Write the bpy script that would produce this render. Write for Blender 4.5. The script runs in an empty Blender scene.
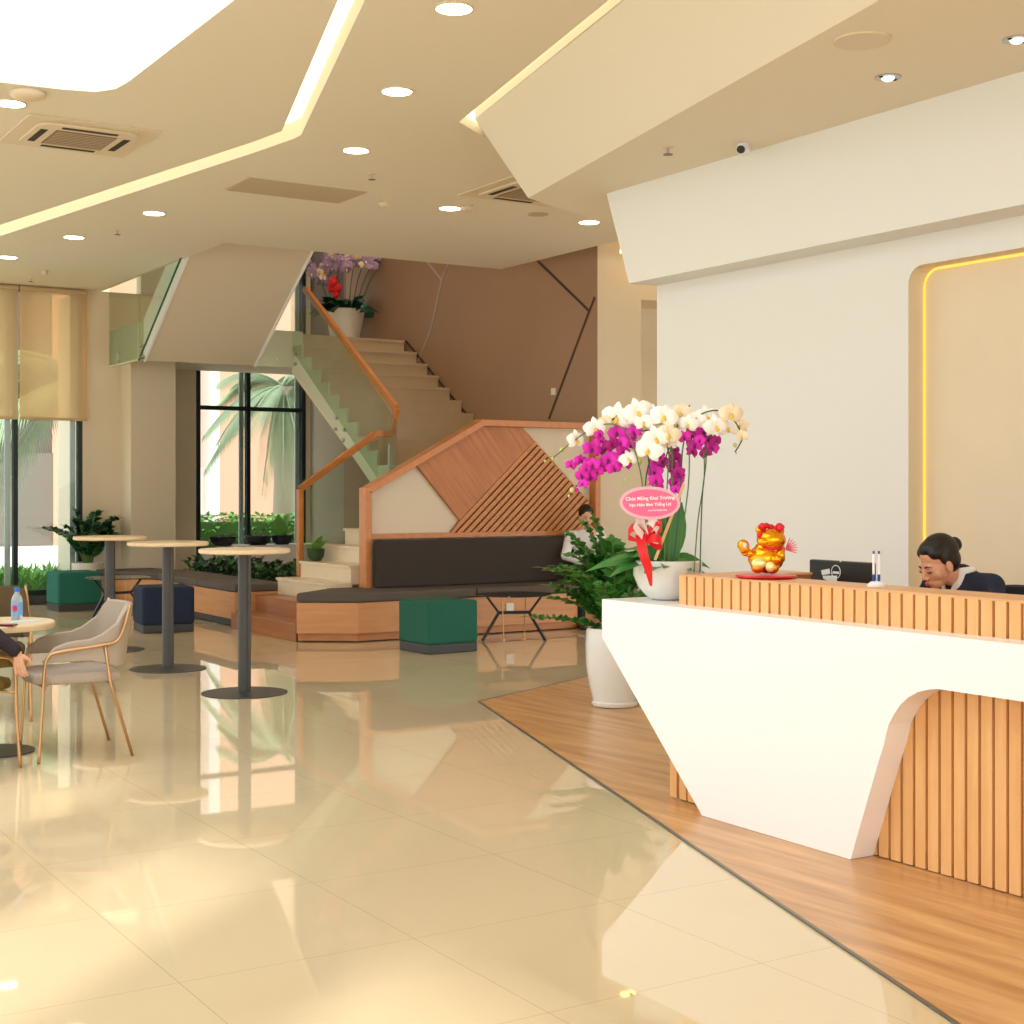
import bpy, bmesh, math, random
from mathutils import Vector, Matrix, Euler
from mathutils.geometry import tessellate_polygon
R = math.radians
random.seed(7)
C = bpy.context.scene.collection
S = bpy.context.scene

# ------------------------------------------------------------------ camera maths (for measuring the photo)
F = 1444.0; HY = 490.0; EYE = 1.48; ANG = R(32.29)
cs, sn = math.cos(ANG), math.sin(ANG)
def ray(px, py):
    l = (px-512)/F
    return Vector((l*cs+sn, -l*sn+cs, -(py-HY)/F))
O = Vector((0, 0, EYE))
def at(px, py, X=None, Y=None, Z=None, d=None):
    r = ray(px, py)
    if X is not None: t = X/r.x
    elif Y is not None: t = Y/r.y
    elif Z is not None: t = (Z-EYE)/r.z
    else: t = d
    return O + r*t
def onplane(px, py, p0, n):
    r = ray(px, py); t = (Vector(p0)-O).dot(n)/r.dot(n)
    return O + r*t

# ------------------------------------------------------------------ materials
def lin(c):
    return tuple(((v/255)/12.92 if v/255 <= .04045 else ((v/255+.055)/1.055)**2.4) for v in c) + (1,)
def mat(name, col, rough=.5, metal=0, spec=.5, trans=0, ior=1.45, emit=None, estr=0, bump=0, bscale=50, coat=0, alpha=1, var=0, vscale=3):
    m = bpy.data.materials.new(name); m.use_nodes = True
    nt = m.node_tree; b = nt.nodes['Principled BSDF']
    c = lin(col)
    b.inputs['Base Color'].default_value = c
    b.inputs['Roughness'].default_value = rough; b.inputs['Metallic'].default_value = metal
    b.inputs['Specular IOR Level'].default_value = spec; b.inputs['IOR'].default_value = ior
    b.inputs['Transmission Weight'].default_value = trans; b.inputs['Coat Weight'].default_value = coat
    b.inputs['Alpha'].default_value = alpha
    if emit: b.inputs['Emission Color'].default_value = lin(emit); b.inputs['Emission Strength'].default_value = estr
    tc = nt.nodes.new('ShaderNodeTexCoord')
    if var:
        n = nt.nodes.new('ShaderNodeTexNoise'); n.inputs['Scale'].default_value = vscale
        nt.links.new(tc.outputs['Object'], n.inputs['Vector'])
        mx = nt.nodes.new('ShaderNodeMix'); mx.data_type = 'RGBA'
        mx.inputs['A'].default_value = tuple(v*(1-var) for v in c[:3])+(1,); mx.inputs['B'].default_value = tuple(min(1, v*(1+var)) for v in c[:3])+(1,)
        nt.links.new(n.outputs['Fac'], mx.inputs['Factor']); nt.links.new(mx.outputs['Result'], b.inputs['Base Color'])
    if bump:
        n = nt.nodes.new('ShaderNodeTexNoise'); n.inputs['Scale'].default_value = bscale; n.inputs['Detail'].default_value = 3
        nt.links.new(tc.outputs['Object'], n.inputs['Vector'])
        bp = nt.nodes.new('ShaderNodeBump'); bp.inputs['Strength'].default_value = bump; bp.inputs['Distance'].default_value = .01
        nt.links.new(n.outputs['Fac'], bp.inputs['Height']); nt.links.new(bp.outputs['Normal'], b.inputs['Normal'])
    return m
def wood(name, c1, c2, stretch=(1, 12, 12), rot=(0, 0, 0), scale=2.0, rough=.4, planks=None, coat=0):
    m = bpy.data.materials.new(name); m.use_nodes = True
    nt = m.node_tree; b = nt.nodes['Principled BSDF']; N = nt.nodes.new; L = nt.links.new
    tc = N('ShaderNodeTexCoord'); mp0 = N('ShaderNodeMapping'); mp0.inputs['Rotation'].default_value = rot
    mp = N('ShaderNodeMapping'); mp.inputs['Scale'].default_value = stretch
    L(tc.outputs['Object'], mp0.inputs['Vector']); L(mp0.outputs['Vector'], mp.inputs['Vector'])
    n = N('ShaderNodeTexNoise'); n.inputs['Scale'].default_value = scale; n.inputs['Detail'].default_value = 6; n.inputs['Roughness'].default_value = .6
    L(mp.outputs['Vector'], n.inputs['Vector'])
    mr = N('ShaderNodeMapRange'); mr.inputs['From Min'].default_value = .3; mr.inputs['From Max'].default_value = .7
    L(n.outputs['Fac'], mr.inputs['Value'])
    mx = N('ShaderNodeMix'); mx.data_type = 'RGBA'; mx.inputs['A'].default_value = lin(c1); mx.inputs['B'].default_value = lin(c2)
    L(mr.outputs['Result'], mx.inputs['Factor'])
    out = mx.outputs['Result']
    if planks:   # planks = (width, length): a board tint that changes from board to board, and thin joints
        sep = N('ShaderNodeSeparateXYZ'); L(mp0.outputs['Vector'], sep.inputs['Vector'])
        br = N('ShaderNodeTexBrick'); br.inputs['Scale'].default_value = 1; br.inputs['Brick Width'].default_value = planks[1]; br.inputs['Row Height'].default_value = planks[0]
        br.inputs['Mortar Size'].default_value = .0012; br.inputs['Color1'].default_value = (.86, .86, .86, 1); br.inputs['Color2'].default_value = (1.08, 1.08, 1.08, 1); br.inputs['Mortar'].default_value = (.45, .4, .35, 1)
        L(mp0.outputs['Vector'], br.inputs['Vector'])
        mu = N('ShaderNodeMix'); mu.data_type = 'RGBA'; mu.blend_type = 'MULTIPLY'; mu.inputs['Factor'].default_value = 1
        L(out, mu.inputs['A']); L(br.outputs['Color'], mu.inputs['B']); out = mu.outputs['Result']
    L(out, b.inputs['Base Color']); b.inputs['Roughness'].default_value = rough; b.inputs['Coat Weight'].default_value = coat
    return m

def floor_mat():
    m = bpy.data.materials.new('polished_tile'); m.use_nodes = True
    nt = m.node_tree; b = nt.nodes['Principled BSDF']; N = nt.nodes.new; L = nt.links.new
    tc = N('ShaderNodeTexCoord'); sep = N('ShaderNodeSeparateXYZ'); L(tc.outputs['Object'], sep.inputs['Vector'])
    def line(sock, off):
        a = N('ShaderNodeMath'); a.operation = 'ADD'; a.inputs[1].default_value = 80-off; L(sock, a.inputs[0])
        p = N('ShaderNodeMath'); p.operation = 'MODULO'; p.inputs[1].default_value = .8; L(a.outputs[0], p.inputs[0])
        q = N('ShaderNodeMath'); q.operation = 'LESS_THAN'; q.inputs[1].default_value = .003; L(p.outputs[0], q.inputs[0])
        return q.outputs[0]
    mxm = N('ShaderNodeMath'); mxm.operation = 'MAXIMUM'
    L(line(sep.outputs['X'], 1.47), mxm.inputs[0]); L(line(sep.outputs['Y'], 3.40), mxm.inputs[1])
    n = N('ShaderNodeTexNoise'); n.inputs['Scale'].default_value = 1.1; n.inputs['Detail'].default_value = 4; L(tc.outputs['Object'], n.inputs['Vector'])
    mx = N('ShaderNodeMix'); mx.data_type = 'RGBA'; mx.inputs['A'].default_value = lin((214, 195, 158)); mx.inputs['B'].default_value = lin((223, 206, 170)); L(n.outputs['Fac'], mx.inputs['Factor'])
    m2 = N('ShaderNodeMix'); m2.data_type = 'RGBA'; m2.inputs['B'].default_value = lin((120, 100, 70)); L(mx.outputs['Result'], m2.inputs['A'])
    fm = N('ShaderNodeMath'); fm.operation = 'MULTIPLY'; fm.inputs[1].default_value = .4; L(mxm.outputs[0], fm.inputs[0]); L(fm.outputs[0], m2.inputs['Factor'])
    L(m2.outputs['Result'], b.inputs['Base Color'])
    b.inputs['Roughness'].default_value = .022; b.inputs['IOR'].default_value = 1.68
    return m
def glass_mat(name, tint=(235, 245, 240), fac=.1):
    m = bpy.data.materials.new(name); m.use_nodes = True
    nt = m.node_tree; nt.nodes.remove(nt.nodes['Principled BSDF']); N = nt.nodes.new; L = nt.links.new
    t = N('ShaderNodeBsdfTransparent'); t.inputs['Color'].default_value = lin(tint)
    g = N('ShaderNodeBsdfGlossy'); g.inputs['Roughness'].default_value = .02
    lw = N('ShaderNodeLayerWeight'); lw.inputs['Blend'].default_value = .5
    pw = N('ShaderNodeMath'); pw.operation = 'POWER'; pw.inputs[1].default_value = 5; L(lw.outputs['Facing'], pw.inputs[0])
    fr = N('ShaderNodeMath'); fr.operation = 'MULTIPLY_ADD'; fr.inputs[1].default_value = .9; fr.inputs[2].default_value = .035; L(pw.outputs[0], fr.inputs[0])
    mx = N('ShaderNodeMixShader'); L(fr.outputs[0], mx.inputs[0]); L(t.outputs[0], mx.inputs[1]); L(g.outputs[0], mx.inputs[2])
    L(mx.outputs[0], nt.nodes['Material Output'].inputs['Surface'])
    return m
def blind_mat():
    m = bpy.data.materials.new('blind_fabric'); m.use_nodes = True
    nt = m.node_tree; nt.nodes.remove(nt.nodes['Principled BSDF']); N = nt.nodes.new; L = nt.links.new
    d = N('ShaderNodeBsdfDiffuse'); d.inputs['Color'].default_value = lin((214, 184, 140))
    t = N('ShaderNodeBsdfTranslucent'); t.inputs['Color'].default_value = lin((255, 214, 160))
    p = N('ShaderNodeBsdfTransparent'); p.inputs['Color'].default_value = lin((250, 225, 180))
    a = N('ShaderNodeMixShader'); a.inputs[0].default_value = .6; L(d.outputs[0], a.inputs[1]); L(t.outputs[0], a.inputs[2])
    b = N('ShaderNodeMixShader'); b.inputs[0].default_value = .25; L(a.outputs[0], b.inputs[1]); L(p.outputs[0], b.inputs[2])
    L(b.outputs[0], nt.nodes['Material Output'].inputs['Surface'])
    return m
def emis(name, col, s):
    m = bpy.data.materials.new(name); m.use_nodes = True
    nt = m.node_tree; nt.nodes.remove(nt.nodes['Principled BSDF'])
    e = nt.nodes.new('ShaderNodeEmission'); e.inputs[0].default_value = lin(col); e.inputs[1].default_value = s
    nt.links.new(e.outputs[0], nt.nodes['Material Output'].inputs['Surface'])
    return m

M = dict(
 tile=floor_mat(),
 ceil=mat('ceiling_paint', (232, 224, 204), .75),
 wall=mat('wall_paint', (232, 233, 229), .7),
 beige=mat('beige_paint', (224, 210, 184), .7),
 greywall=mat('grey_beige_paint', (178, 165, 142), .7),
 brown=mat('brown_wall_panel', (166, 130, 102), .45, var=.08, vscale=1.2),
 darkbrown=mat('dark_brown_panel', (96, 70, 54), .5),
 seam=mat('wall_seam', (70, 52, 40), .5),
 seamlight=mat('wall_seam_light', (190, 170, 155), .35, metal=.5),
 wfloor=wood('wood_floor_boards', (178, 126, 76), (226, 180, 124), (9, .8, 9), (0, 0, R(-4)), 1.3, .3),
 strip=mat('metal_edge_strip', (120, 120, 112), .35, metal=.8),
 slat=wood('light_oak_slat', (226, 170, 108), (240, 190, 130), (8, 8, .7), (0, 0, 0), 3, .45),
 slatgap=mat('slat_backing', (168, 112, 64), .6),
 white=mat('white_solid_surface', (250, 250, 250), .3),
 reveal=mat('white_return', (236, 230, 222), .4),
 orange=wood('orange_oak', (178, 116, 68), (196, 134, 84), (.8, 8, 8), (0, 0, 0), 2.2, .38),
 orange2=wood('orange_oak_front', (198, 138, 88), (214, 156, 106), (.7, .7, 9), (0, 0, 0), 2.2, .38),
 step=wood('brown_step_wood', (150, 94, 58), (170, 112, 72), (8, .8, 8), (0, 0, 0), 2, .35),
 rail=wood('handrail_wood', (194, 118, 56), (208, 134, 70), (4, 4, 4), (0, 0, 0), 3, .35),
 diag=wood('diagonal_veneer', (170, 100, 48), (200, 130, 70), (14, 1, 1), (0, R(38), 0), 1.6, .45),
 diagslat=wood('diagonal_slat', (192, 124, 66), (210, 144, 84), (1, 1, 10), (0, R(-40), 0), 2, .45),
 slotdark=mat('slat_shadow_backing', (132, 80, 46), .6),
 cream=mat('cream_panel', (222, 208, 184), .6),
 marble=mat('beige_marble', (196, 172, 138), .3, var=.07, vscale=5),
 marblelight=mat('light_marble', (226, 206, 176), .3, var=.05, vscale=6),
 stringer=mat('stringer_paint', (206, 208, 180), .4),
 cushion=mat('charcoal_cushion', (92, 82, 75), .85, bump=.2, bscale=300),
 backcush=mat('dark_back_cushion', (62, 54, 48), .9, bump=.2, bscale=300),
 green=mat('green_fabric', (28, 94, 76), .85, bump=.25, bscale=250),
 teal=mat('teal_fabric', (30, 104, 90), .85, bump=.25, bscale=250),
 navy=mat('navy_fabric', (26, 40, 66), .85, bump=.25, bscale=250),
 plinth=mat('grey_plinth', (66, 66, 66), .6),
 tabletop=wood('pale_oak_top', (232, 204, 164), (240, 216, 180), (1, 8, 8), (0, 0, 0), 2, .35),
 postgrey=mat('dark_grey_metal', (74, 74, 72), .4, metal=.3),
 black=mat('black_metal', (30, 30, 30), .45),
 smoked=mat('smoked_glass', (38, 36, 34), .08, coat=.5),
 gold=mat('brushed_gold_tube', (200, 158, 112), .32, metal=.85),
 greyfab=mat('grey_beige_fabric', (176, 162, 146), .9, bump=.2, bscale=300),
 olive=mat('olive_fabric', (104, 82, 30), .9, bump=.2, bscale=300),
 olive2=mat('olive_brown_fabric', (92, 76, 48), .9, bump=.2, bscale=300),
 pot=mat('white_glazed_pot', (236, 236, 232), .2, coat=.3),
 potm=mat('off_white_pot', (225, 218, 205), .45),
 soil=mat('dark_soil', (48, 36, 26), .95),
 leaf=mat('zz_leaf', (62, 128, 48), .35, var=.35, vscale=9),
 leaf2=mat('dark_leaf', (22, 70, 36), .35, var=.3, vscale=9),
 oleaf=mat('orchid_leaf', (56, 124, 52), .3, var=.25, vscale=8),
 stem=mat('green_stem', (96, 122, 60), .5),
 dstem=mat('dark_stem', (60, 84, 56), .5),
 pw=mat('white_petal', (252, 250, 244), .6, var=.03, vscale=20),
 pm=mat('magenta_petal', (222, 34, 184), .6, var=.15, vscale=20),
 pmd=mat('deep_magenta_petal', (168, 12, 128), .6, var=.15, vscale=20),
 pcream=mat('cream_petal', (240, 222, 190), .6),
 plil=mat('lilac_petal', (178, 148, 186), .6),
 lip=mat('yellow_lip', (236, 200, 70), .5),
 lipm=mat('dark_magenta_lip', (120, 10, 90), .5),
 bud=mat('green_bud', (196, 206, 120), .5),
 red=mat('red_ribbon', (226, 24, 36), .35), silver=mat('pale_pink_ribbon', (236, 214, 214), .3),
 pink=mat('pink_card', (240, 108, 150), .5), pinkedge=mat('pale_pink_card', (248, 178, 196), .5),
 whitetext=mat('white_lettering', (255, 250, 250), .5),
 bamboo=mat('bamboo_pick', (226, 196, 140), .5),
 goldfig=mat('shiny_gold', (244, 168, 30), .18, metal=.9),
 redfig=mat('red_lacquer', (216, 24, 44), .3), pinkfig=mat('pink_blossom', (236, 90, 120), .5), palefig=mat('pale_coin', (236, 226, 150), .3, metal=.4),
 screen=mat('black_plastic', (34, 31, 30), .4), sticker=mat('white_sticker', (232, 240, 240), .5),
 penwhite=mat('white_plastic', (240, 240, 244), .3), penblue=mat('blue_plastic', (24, 60, 150), .3), pentip=mat('dark_blue_tip', (50, 70, 100), .4),
 skin=mat('warm_skin', (214, 158, 128), .5), skin2=mat('light_skin', (222, 172, 146), .5),
 lips=mat('lip_skin', (180, 84, 78), .45), lash=mat('dark_lash', (40, 26, 22), .6), brow=mat('brow_hair', (58, 40, 32), .8),
 hair=mat('black_hair', (26, 20, 18), .45), jacket=mat('navy_jacket', (34, 40, 60), .85), shirt=mat('white_shirt', (236, 236, 240), .8),
 trouser=mat('dark_trousers', (36, 36, 42), .85), shoe=mat('black_shoe', (20, 20, 20), .4), print_=mat('dark_printed_cloth', (44, 34, 40), .85, var=.8, vscale=25),
 frame=mat('dark_window_frame', (34, 46, 48), .4, metal=.3), fin=mat('grey_window_fin', (186, 198, 196), .4, metal=.3),
 glass=glass_mat('clear_glass', (238, 246, 242)), glassg=glass_mat('green_tinted_glass', (240, 246, 240)), gedge=mat('green_glass_edge', (64, 104, 84), .2),
 steel=mat('brushed_steel', (190, 190, 186), .3, metal=.9),
 blind=blind_mat(), blindbar=mat('blind_hem', (200, 174, 134), .8),
 plastic=mat('ceiling_fitting_plastic', (226, 210, 182), .5), grille=mat('brown_grille', (136, 112, 88), .6), dark=mat('dark_slot', (50, 46, 40), .7),
 ventm=mat('taupe_grille', (198, 180, 150), .6),
 lamp=emis('lamp_disc', (255, 234, 206), 20), sky_=emis('luminous_panel', (250, 252, 255), 2.6),
 led=emis('warm_led', (255, 240, 200), 2.3), led2=emis('amber_led', (255, 200, 90), 1.6), led3=emis('warm_cove_led', (255, 200, 120), 6),
 stone=mat('niche_stone', (228, 212, 182), .35, var=.05, vscale=2.5),
 pave=mat('pale_paving', (214, 208, 198), .8, var=.05), bldpink=mat('peach_render', (226, 178, 150), .8), bldwhite=mat('white_render', (240, 238, 234), .8),
 bldgrey=mat('grey_render', (118, 112, 102), .8), blddark=mat('dark_shutter', (92, 80, 74), .7),
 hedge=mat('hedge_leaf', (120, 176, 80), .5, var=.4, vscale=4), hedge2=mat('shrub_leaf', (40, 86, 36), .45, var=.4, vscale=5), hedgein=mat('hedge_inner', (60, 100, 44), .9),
 bark=mat('pale_palm_bark', (190, 178, 160), .9, bump=.5, bscale=20), palm=mat('palm_leaf', (146, 164, 128), .5, var=.25, vscale=5),
 water=mat('clear_plastic_bottle', (206, 222, 236), .08, trans=.55), cap=mat('blue_cap', (30, 110, 210), .35), blabel=mat('blue_label', (120, 170, 220), .4), bred=mat('red_mark', (210, 60, 80), .4),
 phone=mat('dark_red_phone', (110, 34, 34), .3), paper=mat('pale_paper', (214, 222, 218), .6),
 socket=mat('white_socket', (232, 226, 214), .4), greenpot=mat('dark_green_pot', (52, 74, 44), .6), blackbowl=mat('black_bowl', (36, 38, 38), .5),
)

# ------------------------------------------------------------------ mesh helpers
ROOT = {}
class MB:
    def __init__(s): s.bm = bmesh.new(); s.mi = 0
    def _v(s, p): return s.bm.verts.new(Vector(p))
    def face(s, pts):
        f = s.bm.faces.new([s._v(p) for p in pts]); f.material_index = s.mi; return f
    def hexa(s, P):
        v = [s._v(p) for p in P]
        for q in ((3, 2, 1, 0), (4, 5, 6, 7), (0, 1, 5, 4), (1, 2, 6, 5), (2, 3, 7, 6), (3, 0, 4, 7)):
            f = s.bm.faces.new([v[i] for i in q]); f.material_index = s.mi
        return s
    def box(s, x0, x1, y0, y1, z0, z1, T=None):
        P = [(x0, y0, z0), (x1, y0, z0), (x1, y1, z0), (x0, y1, z0), (x0, y0, z1), (x1, y0, z1), (x1, y1, z1), (x0, y1, z1)]
        if T: P = [T @ Vector(p) for p in P]
        return s.hexa(P)
    def prism(s, pts, vec):
        vec = Vector(vec); a = [s._v(p) for p in pts]; b = [s._v(Vector(p)+vec) for p in pts]; n = len(a)
        fs = [s.bm.faces.new(a[::-1]), s.bm.faces.new(b)]
        for i in range(n): fs.append(s.bm.faces.new([a[i], a[(i+1) % n], b[(i+1) % n], b[i]]))
        for f in fs: f.material_index = s.mi
        return s
    def beam(s, a, b, w, h, up=(0, 0, 1)):     # rectangular bar from a to b
        a, b = Vector(a), Vector(b); d = (b-a).normalized(); u = Vector(up)
        x = d.cross(u).normalized(); y = x.cross(d).normalized()
        q = [x*w/2+y*h/2, -x*w/2+y*h/2, -x*w/2-y*h/2, x*w/2-y*h/2]
        return s.hexa([a+k for k in q]+[b+k for k in q])
    def tube(s, pts, r, n=8, sphere=False):
        pts = [Vector(p) for p in pts]; k = len(pts)
        rs = r if isinstance(r, (list, tuple)) else [r]*k
        rings = []; prev = None
        for i, p in enumerate(pts):
            d = (pts[min(i+1, k-1)]-pts[max(i-1, 0)])
            d = d.normalized() if d.length > 1e-9 else Vector((0, 0, 1))
            if prev is None: u = d.orthogonal().normalized()
            else:
                u = prev - d*prev.dot(d)
                u = u.normalized() if u.length > 1e-6 else d.orthogonal().normalized()
            prev = u; w = d.cross(u)
            rings.append([s._v(p+(u*math.cos(2*math.pi*j/n)+w*math.sin(2*math.pi*j/n))*rs[i]) for j in range(n)])
        for a, b in zip(rings, rings[1:]):
            for j in range(n):
                f = s.bm.faces.new([a[j], a[(j+1) % n], b[(j+1) % n], b[j]]); f.material_index = s.mi
        for ring in (rings[0][::-1], rings[-1]):
            f = s.bm.faces.new(ring); f.material_index = s.mi
        return s
    def ell(s, c, r, T=None, n=14):
        if not isinstance(r, (tuple, list)): r = (r, r, r)
        m = Matrix.Translation(c) @ Matrix.Diagonal((r[0], r[1], r[2], 1))
        if T: m = T @ m
        nf = len(s.bm.faces)
        bmesh.ops.create_uvsphere(s.bm, u_segments=n, v_segments=max(6, n//2+2), radius=1, matrix=m)
        s.bm.faces.ensure_lookup_table()
        for f in s.bm.faces[nf:]: f.material_index = s.mi
        return s
    def cap(s, a, b, ra, rb, T=None, n=14):     # tapered limb with round ends
        if T: a, b = T @ Vector(a), T @ Vector(b)
        s.ell(a, ra, n=n); s.ell(b, rb, n=n)
        return s.tube([a, b], [ra, rb], n)
    def lathe(s, prof, c=(0, 0, 0), n=32):
        c = Vector(c); rings = []
        for r, z in prof:
            if r < 1e-6: rings.append([s._v(c+Vector((0, 0, z)))])
            else: rings.append([s._v(c+Vector((r*math.cos(2*math.pi*j/n), r*math.sin(2*math.pi*j/n), z))) for j in range(n)])
        for a, b in zip(rings, rings[1:]):
            for j in range(n):
                q = [a[j % len(a)], a[(j+1) % len(a)], b[(j+1) % len(b)], b[j % len(b)]]
                u = []
                for v in q:
                    if v not in u: u.append(v)
                if len(u) > 2:
                    f = s.bm.faces.new(u); f.material_index = s.mi
        return s
    def sheet(s, outer, holes, z):
        loops = [[Vector((x, y, 0)) for x, y in l] for l in [outer]+holes]
        flat = [p for l in loops for p in l]
        vs = [s._v((p.x, p.y, z)) for p in flat]
        for t in tessellate_polygon(loops):
            f = s.bm.faces.new([vs[i] for i in t]); f.material_index = s.mi
        return s
    def leaf(s, base, d, up, L, W, droop=.2, fold=.15, n=5, shape=None):
        base, d, up = Vector(base), Vector(d).normalized(), Vector(up)
        side = d.cross(up)
        side = side.normalized() if side.length > 1e-5 else d.orthogonal().normalized()
        nrm = side.cross(d).normalized(); prev = None
        prof = shape or [.12, .75, 1, .8, .35, 0.02]
        k = len(prof)
        for i in range(k):
            t = i/(k-1); c = base + d*L*t - Vector((0, 0, 1))*droop*L*t*t
            w = W*.5*prof[i]
            row = [s._v(c-side*w+nrm*w*fold*2), s._v(c), s._v(c+side*w+nrm*w*fold*2)]
            if prev:
                for j in (0, 1):
                    f = s.bm.faces.new([prev[j], prev[j+1], row[j+1], row[j]]); f.material_index = s.mi; f.smooth = True
            prev = row
        return s
    def data(s, name, mats, smooth=False, world_root=None, recalc=True):
        if world_root is not None:
            s.bm.transform(ROOT[world_root.name].inverted())
        if recalc: bmesh.ops.recalc_face_normals(s.bm, faces=s.bm.faces)
        me = bpy.data.meshes.new(name); s.bm.to_mesh(me); s.bm.free()
        for m_ in (mats if isinstance(mats, (list, tuple)) else [mats]): me.materials.append(M[m_] if isinstance(m_, str) else m_)
        if smooth:
            for p in me.polygons: p.use_smooth = True
        return me
    def build(s, name, mats, parent=None, smooth=False, world=False, bevel=0, seg=2, auto=False, recalc=True):
        root = None
        if world and parent is not None:
            root = parent
            while root.parent: root = root.parent
        me = s.data(name, mats, smooth or auto, root, recalc)
        o = bpy.data.objects.new(name, me); C.objects.link(o)
        if parent is not None: o.parent = parent
        if bevel:
            b = o.modifiers.new('bevel', 'BEVEL'); b.width = bevel; b.segments = seg; b.limit_method = 'ANGLE'; b.angle_limit = R(35)
        if auto:
            me.shade_smooth() if hasattr(me, 'shade_smooth') else None
            me.set_sharp_from_angle(angle=R(35))
        return o
def thing(name, label, cat, loc=(0, 0, 0), rz=0, group=None):
    o = bpy.data.objects.new(name, None); C.objects.link(o); o.empty_display_size = .1
    o.location = loc; o.rotation_euler = (0, 0, rz)
    o['label'] = label; o['category'] = cat
    if group: o['group'] = group
    ROOT[o.name] = Matrix.Translation(loc) @ Matrix.Rotation(rz, 4, 'Z')
    return o
def tag(o, label, cat, group=None, kind=None):
    o['label'] = label; o['category'] = cat
    if group: o['group'] = group
    if kind: o['kind'] = kind
    return o
def origin(o, p):                    # give a world-built single mesh an origin where it stands
    p = Vector(p); o.data.transform(Matrix.Translation(-p)); o.location = p; return o
def struct(o, label=None, cat=None):
    o['kind'] = 'structure'
    if label: o['label'] = label
    if cat: o['category'] = cat
    return o
def dup(root, loc, rz, label, group=None):
    r = root.copy(); C.objects.link(r); r.location = loc; r.rotation_euler = (0, 0, rz); r['label'] = label
    if group: r['group'] = group
    ROOT[r.name] = Matrix.Translation(loc) @ Matrix.Rotation(rz, 4, 'Z')
    for ch in list(root.children):
        c = ch.copy(); C.objects.link(c); c.parent = r
        for g in ch.children:
            d = g.copy(); C.objects.link(d); d.parent = c
    return r
def remesh(o, voxel, smooth=2):
    md = o.modifiers.new('r', 'REMESH'); md.mode = 'VOXEL'; md.voxel_size = voxel
    sm = o.modifiers.new('s', 'SMOOTH'); sm.iterations = smooth; sm.factor = .5
    dg = bpy.context.evaluated_depsgraph_get(); dg.update()
    me = bpy.data.meshes.new_from_object(o.evaluated_get(dg))
    o.modifiers.clear(); mats = list(o.data.materials); o.data = me
    if not len(me.materials):
        for m_ in mats: me.materials.append(m_)
    for p in me.polygons: p.use_smooth = True
    return o

# ------------------------------------------------------------------ main levels
H = 4.1; H2 = 3.6; WX = 6.35; CX = 4.22; SX = 4.36
# ============================ SETTING ============================
# floor
fl = MB().box(-5, 14, -6, 20.1, -.15, 0).build('floor', 'tile'); struct(fl, 'glossy cream polished tile floor', 'floor')
tip = at(478.5, 702, Z=0); far = at(588, 677, Z=0); near = at(905, 990, Z=0)
dn = (near-tip).normalized(); df = (far-tip).normalized()
nearend = tip + dn*13; farend = tip + df*3.2
wf = MB().prism([(tip.x, tip.y, .0), (nearend.x, nearend.y, 0), (9.5, nearend.y, 0), (9.5, farend.y+.7, 0), (farend.x, farend.y, 0)], (0, 0, .004)).build('floor_wood', 'wfloor')
struct(wf, 'wood board floor area under and around the reception counter', 'floor')
e = MB()
for a, b in ((tip, nearend), (tip, farend)):
    e.beam((a.x, a.y, .003), (b.x, b.y, .003), .014, .008)
struct(e.build('trim_1', 'strip'), 'thin metal strip edging the wood floor area', 'floor trim')

# ceiling with slot, skylight panel and cove openings
def cz(px, py, z=H): p = at(px, py, Z=z); return (p.x, p.y)
slotA = [cz(-200, 285), cz(0, 225), cz(256, 141), cz(282, 131), cz(338, 0), cz(362, -56)]
slotB = [cz(392, -56), cz(365, 0), cz(301, 135), cz(293, 139), cz(256, 152), cz(0, 236), cz(-200, 301)]
def ext(a, b): t = (18.7-a[1])/(b[1]-a[1]); return (a[0]+(b[0]-a[0])*t, 18.7)
slotA[0] = ext(slotA[1], slotA[0]); slotB[-1] = ext(slotB[-2], slotB[-1])
slot = slotA+slotB
sky = [(-1.0, 9.95), (2.55, 9.56), (2.76, 9.50), (2.85, 9.36), (2.87, 9.15), (2.87, 3.0), (-1.0, 3.0)]
ob = Vector((-.240, -1.031)).normalized()            # oblique direction of the folded panel
tipL = Vector((5.70, 8.80)); top0 = Vector(cz(475, 119)); gap0 = Vector(cz(459, 122)); gap1 = Vector(cz(486, 138))
gapend = Vector(cz(590, 15)); topend = top0 + ob*14; lowend = tipL + ob*14
gA = gap0 + (Vector(cz(609, 0))-gap0)*4.6; gB = Vector(cz(622, 0)); gB = top0 + (gB-top0)*4.6
gap = [tuple(gap0), tuple(gA), tuple(gB), tuple(top0), tuple(gap1)]
VX0, VX1, VY = 5.6, 9.05, 14.56
outer = [(-5, -6), (topend.x-.3, -6), (14, -6), (14, 12.0), (VX1, 12.0), (VX1, VY), (VX0, VY), (VX0, 19.0), (-5, 19.0)]
def orient(l):
    a = sum(l[i][0]*l[(i+1) % len(l)][1]-l[(i+1) % len(l)][0]*l[i][1] for i in range(len(l)))
    return l if a > 0 else l[::-1]
ce = MB().sheet(orient(outer), [orient(slot)[::-1], orient(sky)[::-1], orient(gap)[::-1]], H).build('ceiling', 'ceil', recalc=False)
struct(ce, 'cream painted main ceiling with light slots', 'ceiling')
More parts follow.
